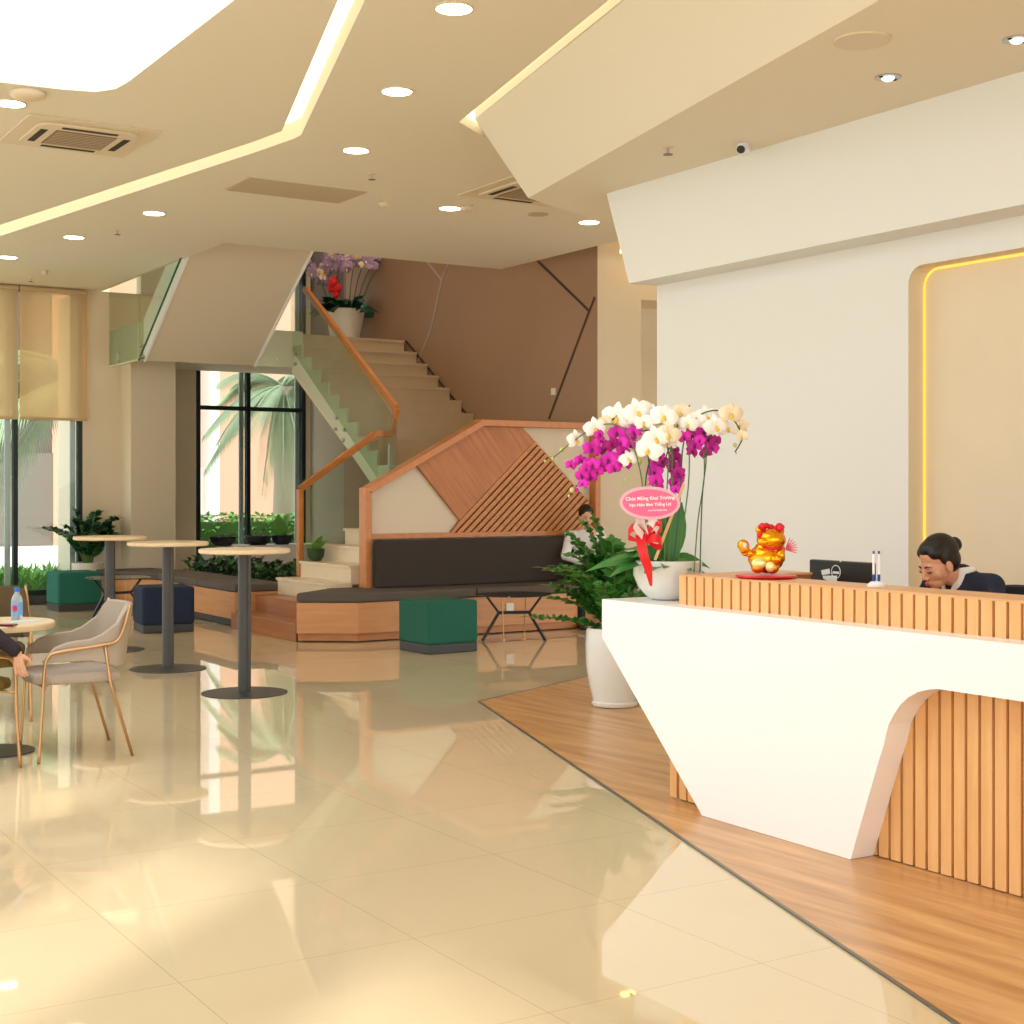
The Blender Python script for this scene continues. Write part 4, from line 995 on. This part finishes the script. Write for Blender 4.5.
# ============================ FURNITURE ============================
def bartable(loc, lab):
    t = thing('bar_table', lab, 'bar table', loc, 0, 'tall round bar tables')
    MB().lathe([(0, 1.02), (.32, 1.02), (.33, 1.028), (.33, 1.046), (.325, 1.052), (0, 1.052)], n=56).build('tabletop', 'tabletop', t, auto=True)
    MB().tube([(0, 0, .012), (0, 0, 1.02)], .047, 28).build('pole', 'postgrey', t, auto=True)
    MB().lathe([(0, 0), (.31, 0), (.31, .006), (.05, .014), (0, .014)], n=56).build('base_plate', 'postgrey', t, auto=True)
    return t
bt = bartable(at(244.5, 693, Z=0), 'tall round bar table nearest the viewer, in front of the stair window')
dup(bt, at(168, 669, Z=0), 0, 'middle of the three tall round bar tables, in front of the navy stool')
dup(bt, at(110, 650, Z=0), 0, 'farthest tall round bar table, beside the grey armchair back')
def stool(loc, rz, mt, lab):
    t = thing('pouf_stool', lab, 'stool', loc, rz, 'square fabric stools')
    MB().box(-.262, .262, -.262, .262, .0, .085).build('plinth', 'plinth', t, bevel=.01)
    MB().box(-.27, .27, -.27, .27, .080, .475).build('upholstery', mt, t, bevel=.032, seg=4)
    for o_ in t.children:
        for p_ in o_.data.polygons: p_.use_smooth = False
    return t
def stool_at(pl_, pf_, pr_, mt, lab):
    a, b, c = (at(x, y, Z=0) for x, y in (pl_, pf_, pr_))
    d1 = (c-b); ang = math.atan2(d1.y, d1.x); 
    ctr = b+(Vector((math.cos(ang), math.sin(ang), 0))+Vector((-math.sin(ang), math.cos(ang), 0)))*.27
    return stool(ctr, ang, mt, lab)
stool_at((399, 650), (428.5, 655), (480.5, 651), 'green', 'green fabric cube stool in front of the long bench')
stool_at((125, 630), (142.5, 634), (190, 632), 'navy', 'navy blue fabric cube stool behind the middle bar table')
stool_at((43, 608), (58, 612), (102, 610), 'teal', 'teal green fabric cube stool by the left window')
def coffee(cx, cy, rz, lab, w=.56, dark='smoked'):
    t = thing('coffee_table', lab, 'coffee table', (cx, cy, 0), rz, 'low black legged coffee tables')
    MB().lathe([(0, .445), (w*.66, .445), (w*.67, .45), (w*.66, .456), (0, .456)], n=48).build('tabletop', dark, t, auto=True)
    for s_ in (-1, 1):
        MB().beam((s_*.31, -.06, .0), (s_*.15, 0, .27), .03, .022).build('leg', 'black', t)
        MB().beam((s_*.15, 0, .27), (s_*.28, 0, .445), .03, .022).build('upper_strut', 'black', t)
    MB().beam((-.15, 0, .27), (.15, 0, .275), .03, .03).build('crossbar', 'black', t)
    for s_ in (-1, 1):
        g_ = MB().tube([(s_*.10, -.03 if s_ < 0 else .08, .01), (s_*.12, -.03 if s_ < 0 else .08, .445)], .006, 8).build('thin_rod', 'gold', t); MB().lathe([(0, 0), (.022, 0), (.02, .01), (0, .012)], c=(s_*.10, -.03 if s_ < 0 else .08, 0), n=14).build('rod_foot', 'gold', g_)
    return t
c1 = at(514, 640, Z=0); coffee(c1.x, c1.y, -ANG, 'low table with black splayed legs in front of the long bench, beside the green stool')
c2 = at(118, 616, Z=0); dup(bpy.data.objects['coffee_table'], (c2.x, c2.y, 0), -ANG+.5, 'low table with black splayed legs between the teal and navy stools')
# round cafe table at left
rt = at(-7, 752, Z=0)
ct = thing('cafe_table', 'round pale topped cafe table at the left edge with a dark base', 'table', rt)
MB().lathe([(0, .698), (.33, .698), (.335, .708), (.335, .728), (.33, .735), (0, .735)], n=56).build('tabletop', 'tabletop', ct, auto=True)
MB().tube([(0, 0, .012), (0, 0, .698)], .035, 20).build('pole', 'postgrey', ct, auto=True)
MB().lathe([(0, 0), (.225, 0), (.225, .008), (.04, .016), (0, .016)], n=48).build('base_plate', 'postgrey', ct, auto=True)
bp = at(17, 620, Z=.735); bo = thing('water_bottle', 'small clear water bottle with blue cap on the cafe table', 'bottle', bp)
MB().lathe([(0, 0), (.030, .002), (.032, .01), (.032, .11), (.028, .13), (.014, .155), (.013, .165), (0, .165)], n=24).build('bottle_body', 'water', bo, auto=True)
lb_ = MB().lathe([(.0325, .03), (.0325, .10)], n=24).build('label', 'blabel', bo); MB().lathe([(0, .163), (.015, .163), (.015, .185), (0, .187)], n=16).build('cap', 'cap', bo, auto=True)
T = Matrix.Rotation(-ANG, 4, 'Z'); m = MB(); m.box(-.014, .012, -.0345, -.033, .055, .085, T); m.build('label_print', 'bred', lb_)
pp_ = at(27, 621, Z=.735); o_ = MB().box(-.10, .09, -.05, .05, 0, .003, Matrix.Rotation(.2, 4, 'Z')).build('paper_sheet', 'paper'); o_.location = (pp_.x, pp_.y, .7355); tag(o_, 'pale sheet of paper beside the water bottle on the cafe table', 'paper')
pp_ = at(2, 626, Z=.735); o_ = MB().box(-.075, .075, -.038, .038, 0, .009, Matrix.Rotation(-ANG, 4, 'Z')).build('phone', 'phone', bevel=.003); o_.location = (pp_.x, pp_.y, .7355); tag(o_, 'dark red phone lying on the near edge of the cafe table', 'phone')
o_.data.transform(Matrix.Identity(4))

# armchair with tubular frame; front is +Y in its own frame
def armchair(loc, rz, fab, lab, group='tub armchairs with gold legs'):
    t = thing('armchair', lab, 'armchair', loc, rz, group)
    # seat pad
    m = MB(); sp_ = [(-.235, -.22), (.235, -.22), (.255, -.05), (.25, .16), (.19, .25), (0, .27), (-.19, .25), (-.25, .16), (-.255, -.05)]
    m.prism([(x, y, .415) for x, y in sp_], (0, 0, .06)); m.build('seat', fab, t, bevel=.022, seg=3)
    # wrap-around shell: U path
    path = []
    for i in range(25):
        u = i/24*2-1      # -1 left arm front .. 0 back .. 1 right arm front
        if abs(u) > .55:
            k = (abs(u)-.55)/.45; x = math.copysign(.275, u); y = -.13+k*.34
        else:
            a = u/.55*R(90); x = .275*math.sin(a); y = -.13-.15*math.cos(a)**.8 if math.cos(a) > 0 else -.13
        k2 = abs(u)
        top = .84 if k2 < .38 else (.84-.18*min(1, (k2-.38)/.24)**.9 if k2 < .62 else .66-.045*((k2-.62)/.38)**2-(.06*((k2-.86)/.14)**2 if k2 > .86 else 0))
        bot = .50 if k2 < .45 else .50+.04*min(1, (k2-.45)/.2) if k2 < .65 else .54-.0*(k2)
        path.append((x, y, bot, top))
    m = MB(); prev = None; th = .035
    for i, (x, y, b0, t0) in enumerate(path):
        a_, b_ = path[max(i-1, 0)], path[min(i+1, 24)]
        tx, ty = b_[0]-a_[0], b_[1]-a_[1]; l_ = math.hypot(tx, ty) or 1; nx, ny = ty/l_, -tx/l_
        lean = .045*(t0-.5)/.34*(1 if abs(i-12) < 7 else .2)
        row = [m._v((x, y, b0)), m._v((x+nx*lean*-0, y-lean, t0)), m._v((x-nx*th, y-ny*th-lean, t0)), m._v((x-nx*th, y-ny*th, b0))]
        if prev:
            for j in range(4): m.bm.faces.new([prev[j], prev[(j+1) % 4], row[(j+1) % 4], row[j]])
        else: m.bm.faces.new(row)
        prev = row
    m.bm.faces.new(prev[::-1]); sh = m.build('shell', fab, t, bevel=.012, seg=3, auto=False)
    for p_ in sh.data.polygons: p_.use_smooth = True
    sh.data.set_sharp_from_angle(angle=R(50))
    for s_ in (-1, 1):
        x = s_*.288
        P = smooth_path([Vector(p) for p in [(x, .235, 0), (x-.004*s_, .215, .30), (x, .205, .50), (x, .185, .575), (x, .12, .60), (x, -.10, .625), (x*.97, -.20, .66), (x*.90, -.265, .845)]], 5)
        MB().tube(P, .009, 8).build('arm_tube', 'gold', t, smooth=True)
        MB().tube([(x*.98, -.12, .62), (x*.97, -.15, .42), (x*.99, -.27, 0)], .009, 8).build('leg', 'gold', t, smooth=True)
    MB().tube([(-.285, .2, .405), (.285, .2, .405)], .007, 8).tube([(-.28, -.16, .405), (.28, -.16, .405)], .007, 8).build('under_frame', 'gold', t, smooth=True)
    return t
def wdir(lat, dep): v = vr*lat+vd*dep; return math.atan2(v.y, v.x)-math.pi/2
def wpos(lat, dep): return vr*lat+vd*dep
armchair(wpos(-2.485, 8.16), wdir(-.78, -.42), 'greyfab', 'grey beige tub armchair with gold tube legs beside the cafe table')
armchair(wpos(-3.42, 9.35), wdir(.35, -1), 'olive2', 'olive brown tub armchair on the far side of the cafe table')
armchair(wpos(-2.99, 7.675), wdir(.6, .8), 'olive', 'olive tub armchair in front of the cafe table at the left edge, occupied')
# reception chair
rcx = at(1012, 590, X=5.62)
och = thing('office_chair', 'black office chair back behind the receptionist', 'office chair', (5.45, rcx.y+.02, 0), R(90))
zt5 = at(1010, 586, X=5.62).z
m = MB()
for i in range(9):
    pass
prev = None
for i in range(11):
    x = -.24+.048*i; c_ = .05*(1-(x/.24)**2)
    row = [m._v((x, -.20-c_, .56)), m._v((x, -.22-c_, zt5-.012*(abs(x)/.24)**3*4)), m._v((x, -.25-c_, zt5-.012*(abs(x)/.24)**3*4)), m._v((x, -.24-c_, .56))]
    if prev:
        for j in range(4): m.bm.faces.new([prev[j], prev[(j+1) % 4], row[(j+1) % 4], row[j]])
    else: m.bm.faces.new(row)
    prev = row
m.bm.faces.new(prev[::-1]); m.build('backrest', 'black', och, bevel=.01, auto=True)
MB().box(-.24, .24, -.2, .24, .48, .54).build('seat', 'black', och, bevel=.025, seg=3)
MB().tube([(0, 0, .1), (0, 0, .48)], .025, 12).build('gas_post', 'black', och)
MB().beam((0, -.1, .49), (0, -.27, .66), .06, .015, up=(0, 1, 0)).build('back_bracket', 'black', och)
for k in range(5):
    a = k*2*math.pi/5; MB().beam((0, 0, .1), (.27*math.cos(a), .27*math.sin(a), .06), .04, .025).cap((.27*math.cos(a), .27*math.sin(a), .034), (.27*math.cos(a), .27*math.sin(a)+.001, .034), .028, .028).build('leg', 'black', och)

# ============================ PEOPLE ============================
def head_parts(m, T):
    E = lambda c, r: m.ell(c, r, T, n=20)
    E((0, -.014, .150), (.073, .090, .082)); E((0, .020, .098), (.062, .068, .082)); E((0, .040, .040), (.040, .040, .034)); E((0, .055, .026), (.022, .022, .019))
    for s_ in (-1, 1):
        E((s_*.035, .046, .080), (.026, .026, .028)); E((s_*.0745, -.004, .098), (.008, .018, .030)); E((s_*.010, .092, .071), (.0075, .009, .007))
        E((s_*.030, .066, .106), (.016, .016, .010))
    m.cap((0, .084, .116), (0, .101, .078), .008, .0095, T); m.cap((-.034, .070, .124), (.034, .070, .124), .012, .012, T)
    E((0, .083, .050), (.022, .012, .006)); E((0, .081, .042), (.018, .012, .007))
def face_children(body, T, closed, root):
    for s_ in (-1, 1):
        m = MB()
        if closed: m.tube([T @ Vector((s_*(.030+dx), .0835-dx*dx*18, .103-dz)) for dx, dz in ((-.013, -.001), (-.006, .003), (.002, .0045), (.010, .003), (.015, -.001))], .0028, 6)
        else: m.ell((s_*.031, .079, .106), (.011, .005, .005), T, n=12)
        m.build('eye', 'lash', body, smooth=True, world=True)
        m = MB(); m.tube([T @ Vector((s_*x, y, z)) for x, y, z in ((.014, .0865, .125), (.030, .084, .130), (.046, .072, .125))], [.003, .0032, .0018], 6); m.build('eyebrow', 'brow', body, smooth=True, world=True)
    m = MB(); m.ell((0, .0915, .0475), (.020, .006, .004), T, n=12).ell((0, .0905, .0405), (.017, .006, .005), T, n=12); m.build('lips', 'lips', body, smooth=True, world=True)
def hand(m, W, d, palm_n, s=1, curl=.8, thumb=1):
    """a palm and five fingers: W wrist, d direction of the hand, palm_n normal pointing out of the palm"""
    d = Vector(d).normalized(); n_ = Vector(palm_n); n_ = (n_-d*n_.dot(d)).normalized(); sd = d.cross(n_).normalized()*thumb; W = Vector(W)
    for k in (-1.1, -.35, .35, 1.1): m.cap(W+d*.012*s+sd*k*.009*s, W+d*.082*s+sd*k*.0200*s, .0125*s, .0090*s, n=8)
    for k, L in ((-1.2, .060), (-.4, .074), (.4, .080), (1.2, .070)):
        b = W+d*.084*s+sd*k*.0222*s; a = 0; p = b
        for seg, f_ in ((.45, .6), (.32, 1.0), (.23, .8)):
            a += curl*f_; q_ = p+(d*math.cos(a)+n_*math.sin(a))*L*seg*s; m.cap(p, q_, .0076*s, .0068*s, n=8); p = q_
    b = W+d*.025*s+sd*.026*s; q_ = b+(d*.7+sd*.75+n_*.35).normalized()*.036*s; m.cap(b, q_, .0115*s, .0095*s, n=8)
    q2_ = q_+(d*.9+sd*.2+n_*.45).normalized()*.034*s; m.cap(q_, q2_, .0092*s, .0075*s, n=8)
def person(lab, hip, rz, lean, hpos, hyaw, hpitch, arms, skin, jk, trs, hairkind, closed, legs=True, groundz=0.0, collar=None, voxel=.0038, seat_h=.47):
    """front is +Y in its own frame; hip is the seat point"""
    t = thing('person', lab, 'person', (hip[0], hip[1], groundz), rz)
    hz = hip[2]-groundz
    HIP = Vector((0, 0, hz+.09)); ld = Vector((0, math.sin(lean), math.cos(lean)))
    W_ = HIP+ld*.18; CH = HIP+ld*.34; NK = HIP+ld*.47
    SH = [HIP+ld*.405+Vector((s_*.165, 0, 0)) for s_ in (-1, 1)]
    HD = NK+Vector(hpos); TH = Matrix.Translation(HD) @ Matrix.Rotation(hyaw, 4, 'Z') @ Matrix.Rotation(-hpitch, 4, 'X')
    Rz = Matrix.Translation((hip[0], hip[1], groundz)) @ Matrix.Rotation(rz, 4, 'Z')
    def torso(m, g):
        for c, r in ((HIP, (.165, .12, .115)), (W_, (.130+g, .092+g, .13)), (CH, (.152+g, .105+g, .14))): m.ell(c, r, n=20)
        m.cap(SH[0], SH[1], .052+g, .052+g); m.cap(CH+Vector((-.07, .0, 0)), NK-ld*.03, .09+g, .055+g); m.cap(CH+Vector((.07, .0, 0)), NK-ld*.03, .09+g, .055+g)
    def arm(m, k, g, hands=True, upto=1.0):
        el, wr, hd_, pn, cu = arms[k]
        el, wr = Vector(el), Vector(wr)
        m.cap(SH[k], el, .047+g, .038+g); m.cap(el, el.lerp(wr, upto), .037+g, (.024 if upto > .95 else .027)+g)
        if hands: hand(m, wr, hd_, pn, 1, cu, thumb=1 if k else -1)
    def leg(m, s_, g):
        kn = Vector((s_*.11, .42, hz+.045)); an = Vector((s_*.12, .44, .09)); m.cap(HIP+Vector((s_*.09, .02, -.02)), kn, .085+g, .058+g); m.cap(kn, an, .054+g, .036+g)
        if g == 0: m.cap(an, an+Vector((0, .02, -.04)), .036, .036); m.cap(an+Vector((0, -.02, -.055)), an+Vector((0, .14, -.065)), .032, .024)
    m = MB(); torso(m, 0); arm(m, 0, 0); arm(m, 1, 0); head_parts(m, TH)
    nb = TH @ Vector((0, -.022, .05)); m.cap(nb, NK-ld*.04, .047, .052)
    for s_ in (-1, 1): leg(m, s_, 0)
    body = m.build('body', skin, t); remesh(body, voxel, 2)
    def clothes(nm, fn, mt, vx=.009):
        m = MB(); fn(m); o = m.build(nm, mt, t); remesh(o, vx, 3); return o
    clothes('jacket' if jk == 'jacket' else 'shirt', lambda m: (torso(m, .012), arm(m, 0, .011, False, .93), arm(m, 1, .011, False, .93)), jk)
    clothes('trousers', lambda m: (m.ell(HIP, (.175, .132, .12), n=20), leg(m, -1, .009), leg(m, 1, .009)), trs)
    for s_ in (-1, 1):
        m = MB(); an = Vector((s_*.12, .44, .09)); m.cap(an+Vector((0, -.025, -.052)), an+Vector((0, .15, -.062)), .040, .030); m.box(an.x-.035, an.x+.035, an.y-.06, an.y+.17, .0, .03)
        o = m.build('shoe', 'shoe', t); remesh(o, .008, 2)
    if collar:
        m = MB()
        for s_ in (-1, 1):
            a = NK+Vector((s_*.055, -.030, .020)); b = NK+ld*.0+Vector((s_*.045, .055, .012)); c = CH+Vector((s_*.012, .118, .02)); d_ = CH+Vector((s_*.055, .105, .06))
            m.prism([a, b, c, d_] if s_ > 0 else [a, d_, c, b], (0, .006, .008))
        m.tube([NK+Vector((.062*math.cos(a_), -.005+.054*math.sin(a_), .006-.010*math.sin(a_))) for a_ in [i*2*math.pi/16 for i in range(17)]], .009, 8)
        m.build('shirt_collar', collar, t)
    # hair
    m = MB()
    m.ell((0, -.026, .160), (.0795, .092, .088), TH, n=24); m.ell((0, -.040, .115), (.074, .072, .072), TH, n=20); m.ell((0, .002, .190), (.066, .068, .046), TH, n=20)
    for s_ in (-1, 1): m.ell((s_*.046, .010, .176), (.030, .052, .036), TH, n=16); m.ell((s_*.066, -.012, .142), (.014, .036, .036), TH, n=12)
    if hairkind == 'bun': m.ell((0, -.118, .160), (.034, .028, .036), TH, n=16)
    h_ = m.build('hair', 'hair', t); remesh(h_, .006, 3)
    face_children(body, Rz @ TH, closed, t)
    return t
# receptionist, seated, looking down
py_ = at(950, 560, X=5.32)
person('seated receptionist with dark hair in a bun and navy jacket looking down behind the counter', (5.50, py_.y, .55), R(90), R(13), (0.0, .10, -.062), R(-14), R(22),
       [((-.27, .14, .84), (-.12, .33, .775), (.6, .8, 0), (0, 0, -1), .25), ((.27, .14, .84), (.12, .33, .775), (-.6, .8, 0), (0, 0, -1), .25)], 'skin', 'jacket', 'trouser', 'bun', True, collar='shirt')
# person on the bench behind the plants, hand at the mouth
bq = at(583, 560, Y=12.92)
person('person in a white shirt sitting on the bench, one hand raised to the mouth', (9.15, 12.97, .48), math.pi-.45, R(-3), (0, .03, .04), R(10), R(12),
       [((-.22, .10, .80), (-.06, .24, .98), (.4, -.1, .9), (.5, -1, 0), .7), ((.24, .10, .76), (.08, .30, .70), (-.5, .8, 0), (0, 0, -1), .4)], 'skin2', 'shirt', 'trouser', 'short', False, voxel=.006)
# person at left edge: sits in the olive chair, only the hand is in view
pe3 = wpos(-3.04, 7.60)
hh = at(17, 652, d=7.62); 
Rzp = Matrix.Translation((pe3.x, pe3.y, 0)) @ Matrix.Rotation(wdir(-.15, .99), 4, 'Z')
hl = Rzp.inverted() @ hh
person('person in dark printed clothes at the left edge, hand hanging by the chair', (pe3.x, pe3.y, .475), wdir(-.15, .99), R(-2), (0, .03, .04), 0, 0,
       [((-.23, .06, .78), (-.15, .24, .62), (.3, .9, 0), (0, 0, -1), .4), ((.25, -.02, .76), (hl.x, hl.y, hl.z), (.1, .25, -1), tuple(Rzp.inverted().to_3x3() @ vd), .35)], 'skin2', 'print_', 'trouser', 'bun', False)

# ============================ OUTSIDE ============================
gr = MB().box(-60, 80, 20.3, 90, -.4, -.25).box(-60, -5, -60, 20.3, -.4, -.25).box(-5, 80, -60, -6, -.4, -.25).build('ground_outside', 'pave'); struct(gr, 'pale paving outside the windows', 'ground')
def hedge(name, x0, x1, y0, y1, z0, z1, n_, mt, lab, L=.16, W=.06, seed=1, e0=-.2, e1=1.1, core=.12):
    m = scatter(x0, x1, y0, y1, z0, z1, n_, L, W, seed, e0, e1); o = m.build(name, mt, recalc=False)
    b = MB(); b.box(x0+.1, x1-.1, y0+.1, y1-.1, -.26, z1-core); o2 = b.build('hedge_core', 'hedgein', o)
    tag(o, lab, 'hedge', kind='stuff'); return o
hedge('grass_bed', 2.5, 6.2, 19.5, 20.9, -.1, .30, 6000, 'hedge', 'strip of bright green planting outside the left window', .28, .035, 21, .6, 1.4, .34)
hedge('hedge', 6.5, 13.5, 23.2, 24.2, .1, 1.05, 6500, 'hedge', 'clipped green hedge outside the stair window', .14, .07, 22)
kb = MB().box(6.5, 13.5, 22.6, 23.0, -.26, .45).build('low_wall', 'bldgrey'); tag(kb, 'low grey wall in front of the hedge outside the stair window', 'wall'); origin(kb, (10, 22.8, 0))
bd_ = thing('building', 'peach rendered building with white columns beyond the windows', 'building', (14, 35, -.25))
MB().box(11.0, 24, 35, 36, -.25, 16).build('wall', 'bldpink', bd_, world=True)
xc0 = at(203.5, 450, Y=34.7).x; xc1 = at(214, 450, Y=34.7).x
MB().box(xc0, xc1, 34.3, 34.98, -.25, 16).box(xc0-.9, xc0, 34.6, 34.98, -.25, at(200, 467, Y=34.7).z).build('column', 'bldwhite', bd_, world=True)
x62 = at(60, 450, Y=29.5).x; x74 = at(75, 450, Y=29.5).x
b2 = thing('building', 'grey building with dark shutters beyond the left window', 'building', (5, 30, -.25))
MB().box(-2, x62, 30, 31, -.25, at(50, 453, Y=30).z).build('wall', 'bldgrey', b2, world=True)
MB().box(-2, x62, 30.1, 31, at(50, 453, Y=30).z, 12).build('upper_wall', 'blddark', b2, world=True)
MB().box(x62, x74+2.2, 29.4, 31, -.25, 14).build('column', 'bldpink', b2, world=True)
lw = MB().box(-2, x74+3, 27.6, 27.9, -.26, .42).build('low_wall', 'bldwhite'); tag(lw, 'low white wall in the sun outside the left window', 'wall'); origin(lw, (5, 27.7, 0))
def palm(label, loc, h, rt_, nf, L, seed, e0=-.3, e1=1.1, a0=0, span=6.283, lwid=.035):
    t = thing('palm_tree', label, 'palm tree', loc); r0 = random.Random(seed)
    MB().tube([(0, 0, 0), (.05, 0, h*.5), (0, 0, h)], [rt_*1.15, rt_, rt_*.9], 16).build('trunk', 'bark', t, smooth=True)
    for k in range(nf):
        a = a0+((k*.618) % 1-.5)*span+r0.uniform(-.1, .1); e = r0.uniform(e0, e1); m = MB()
        d_ = Vector((math.cos(a)*math.cos(e), math.sin(a)*math.cos(e), math.sin(e))); P = [Vector((0, 0, h))+d_*L*u-Vector((0, 0, 1))*L*.75*u*u*(1 if e < .6 else .8) for u in [i/12 for i in range(13)]]
        m.tube(P, [.03*(1-.8*i/12) for i in range(13)], 5)
        for i in range(3, 48):
            u = i/48*12; j = min(int(u), 11); c_ = P[j].lerp(P[j+1], u-j); dd = (P[j+1]-P[j]).normalized(); sd = dd.cross(U)
            sd = sd.normalized() if sd.length > .05 else Vector((1, 0, 0))
            for s_ in (-1, 1): m.leaf(c_, sd*s_+dd*.9+Vector((0, 0, -.25)), U, (.5*math.sin(i/48*2.6+.3)+.1)*min(1, L/2.4), lwid, .5, .1, shape=[.5, 1, .7, .05])
        m.build('frond', 'palm', t, recalc=False)
    return t
pt = at(283, 520, d=27.5); palm('palm tree with a thick pale trunk outside the stair window', (pt.x, pt.y, -.25), 3.7, .22, 22, 1.55, 3, -.8, .9, 0, 6.283, .026)
pt2 = at(84, 520, d=24.5); palm('palm tree whose fronds hang across the left window', (pt2.x, pt2.y, -.25), 3.6, .2, 13, 2.6, 8, -.3, .7, lx, 1.7, .03)

# ============================ LIGHT ============================
w = bpy.data.worlds.new('World'); S.world = w; w.use_nodes = True
nt = w.node_tree; bg = nt.nodes['Background']; 
tc = nt.nodes.new('ShaderNodeTexCoord'); sp3 = nt.nodes.new('ShaderNodeSeparateXYZ'); nt.links.new(tc.outputs['Generated'], sp3.inputs[0])
cr = nt.nodes.new('ShaderNodeValToRGB'); cr.color_ramp.elements[0].position = .0; cr.color_ramp.elements[0].color = (.77, .75, .71, 1); cr.color_ramp.elements[1].position = .45; cr.color_ramp.elements[1].color = (.86, .92, .99, 1)
nt.links.new(sp3.outputs['Z'], cr.inputs[0]); nt.links.new(cr.outputs[0], bg.inputs[0]); bg.inputs[1].default_value = 3.4
su = bpy.data.lights.new('sun', 'SUN'); su.energy = 4.2; su.angle = R(1.6); su.color = (1, .97, .91)
so_ = bpy.data.objects.new('sun', su); C.objects.link(so_)
el = R(23); az = Vector((.74, .67, 0)).normalized(); dirv = Vector((az.x*math.cos(el), az.y*math.cos(el), -math.sin(el)))
so_.rotation_euler = dirv.to_track_quat('-Z', 'Y').to_euler()
lp_ = MB().box(8.2, 9.6, 15.0, 16.5, 7.37, 7.39).build('stair_fill_panel', emis('upper_fill', (255, 236, 205), 12)); tag(lp_, 'unseen glowing panel added above the stairs to brighten them', 'ceiling light'); origin(lp_, (9, 15.7, 7.38))  # glowing panel added out of view to lift the light in the stair void

cam = bpy.data.cameras.new('camera'); cam.sensor_width = 36; cam.lens = F/1024*36; cam.shift_y = -22/1024
co = bpy.data.objects.new('camera', cam); C.objects.link(co); co.location = O; co.rotation_euler = (R(90), 0, -ANG); cam.clip_end = 300
S.camera = co
S.view_settings.view_transform = 'Standard'; S.view_settings.look = 'None'; S.view_settings.gamma = 1; S.view_settings.use_curve_mapping = False
S.view_settings.exposure = -0.03
S.cycles.max_bounces = 8; S.cycles.diffuse_bounces = 5; S.cycles.glossy_bounces = 4; S.cycles.transparent_max_bounces = 12; S.cycles.sample_clamp_indirect = 8
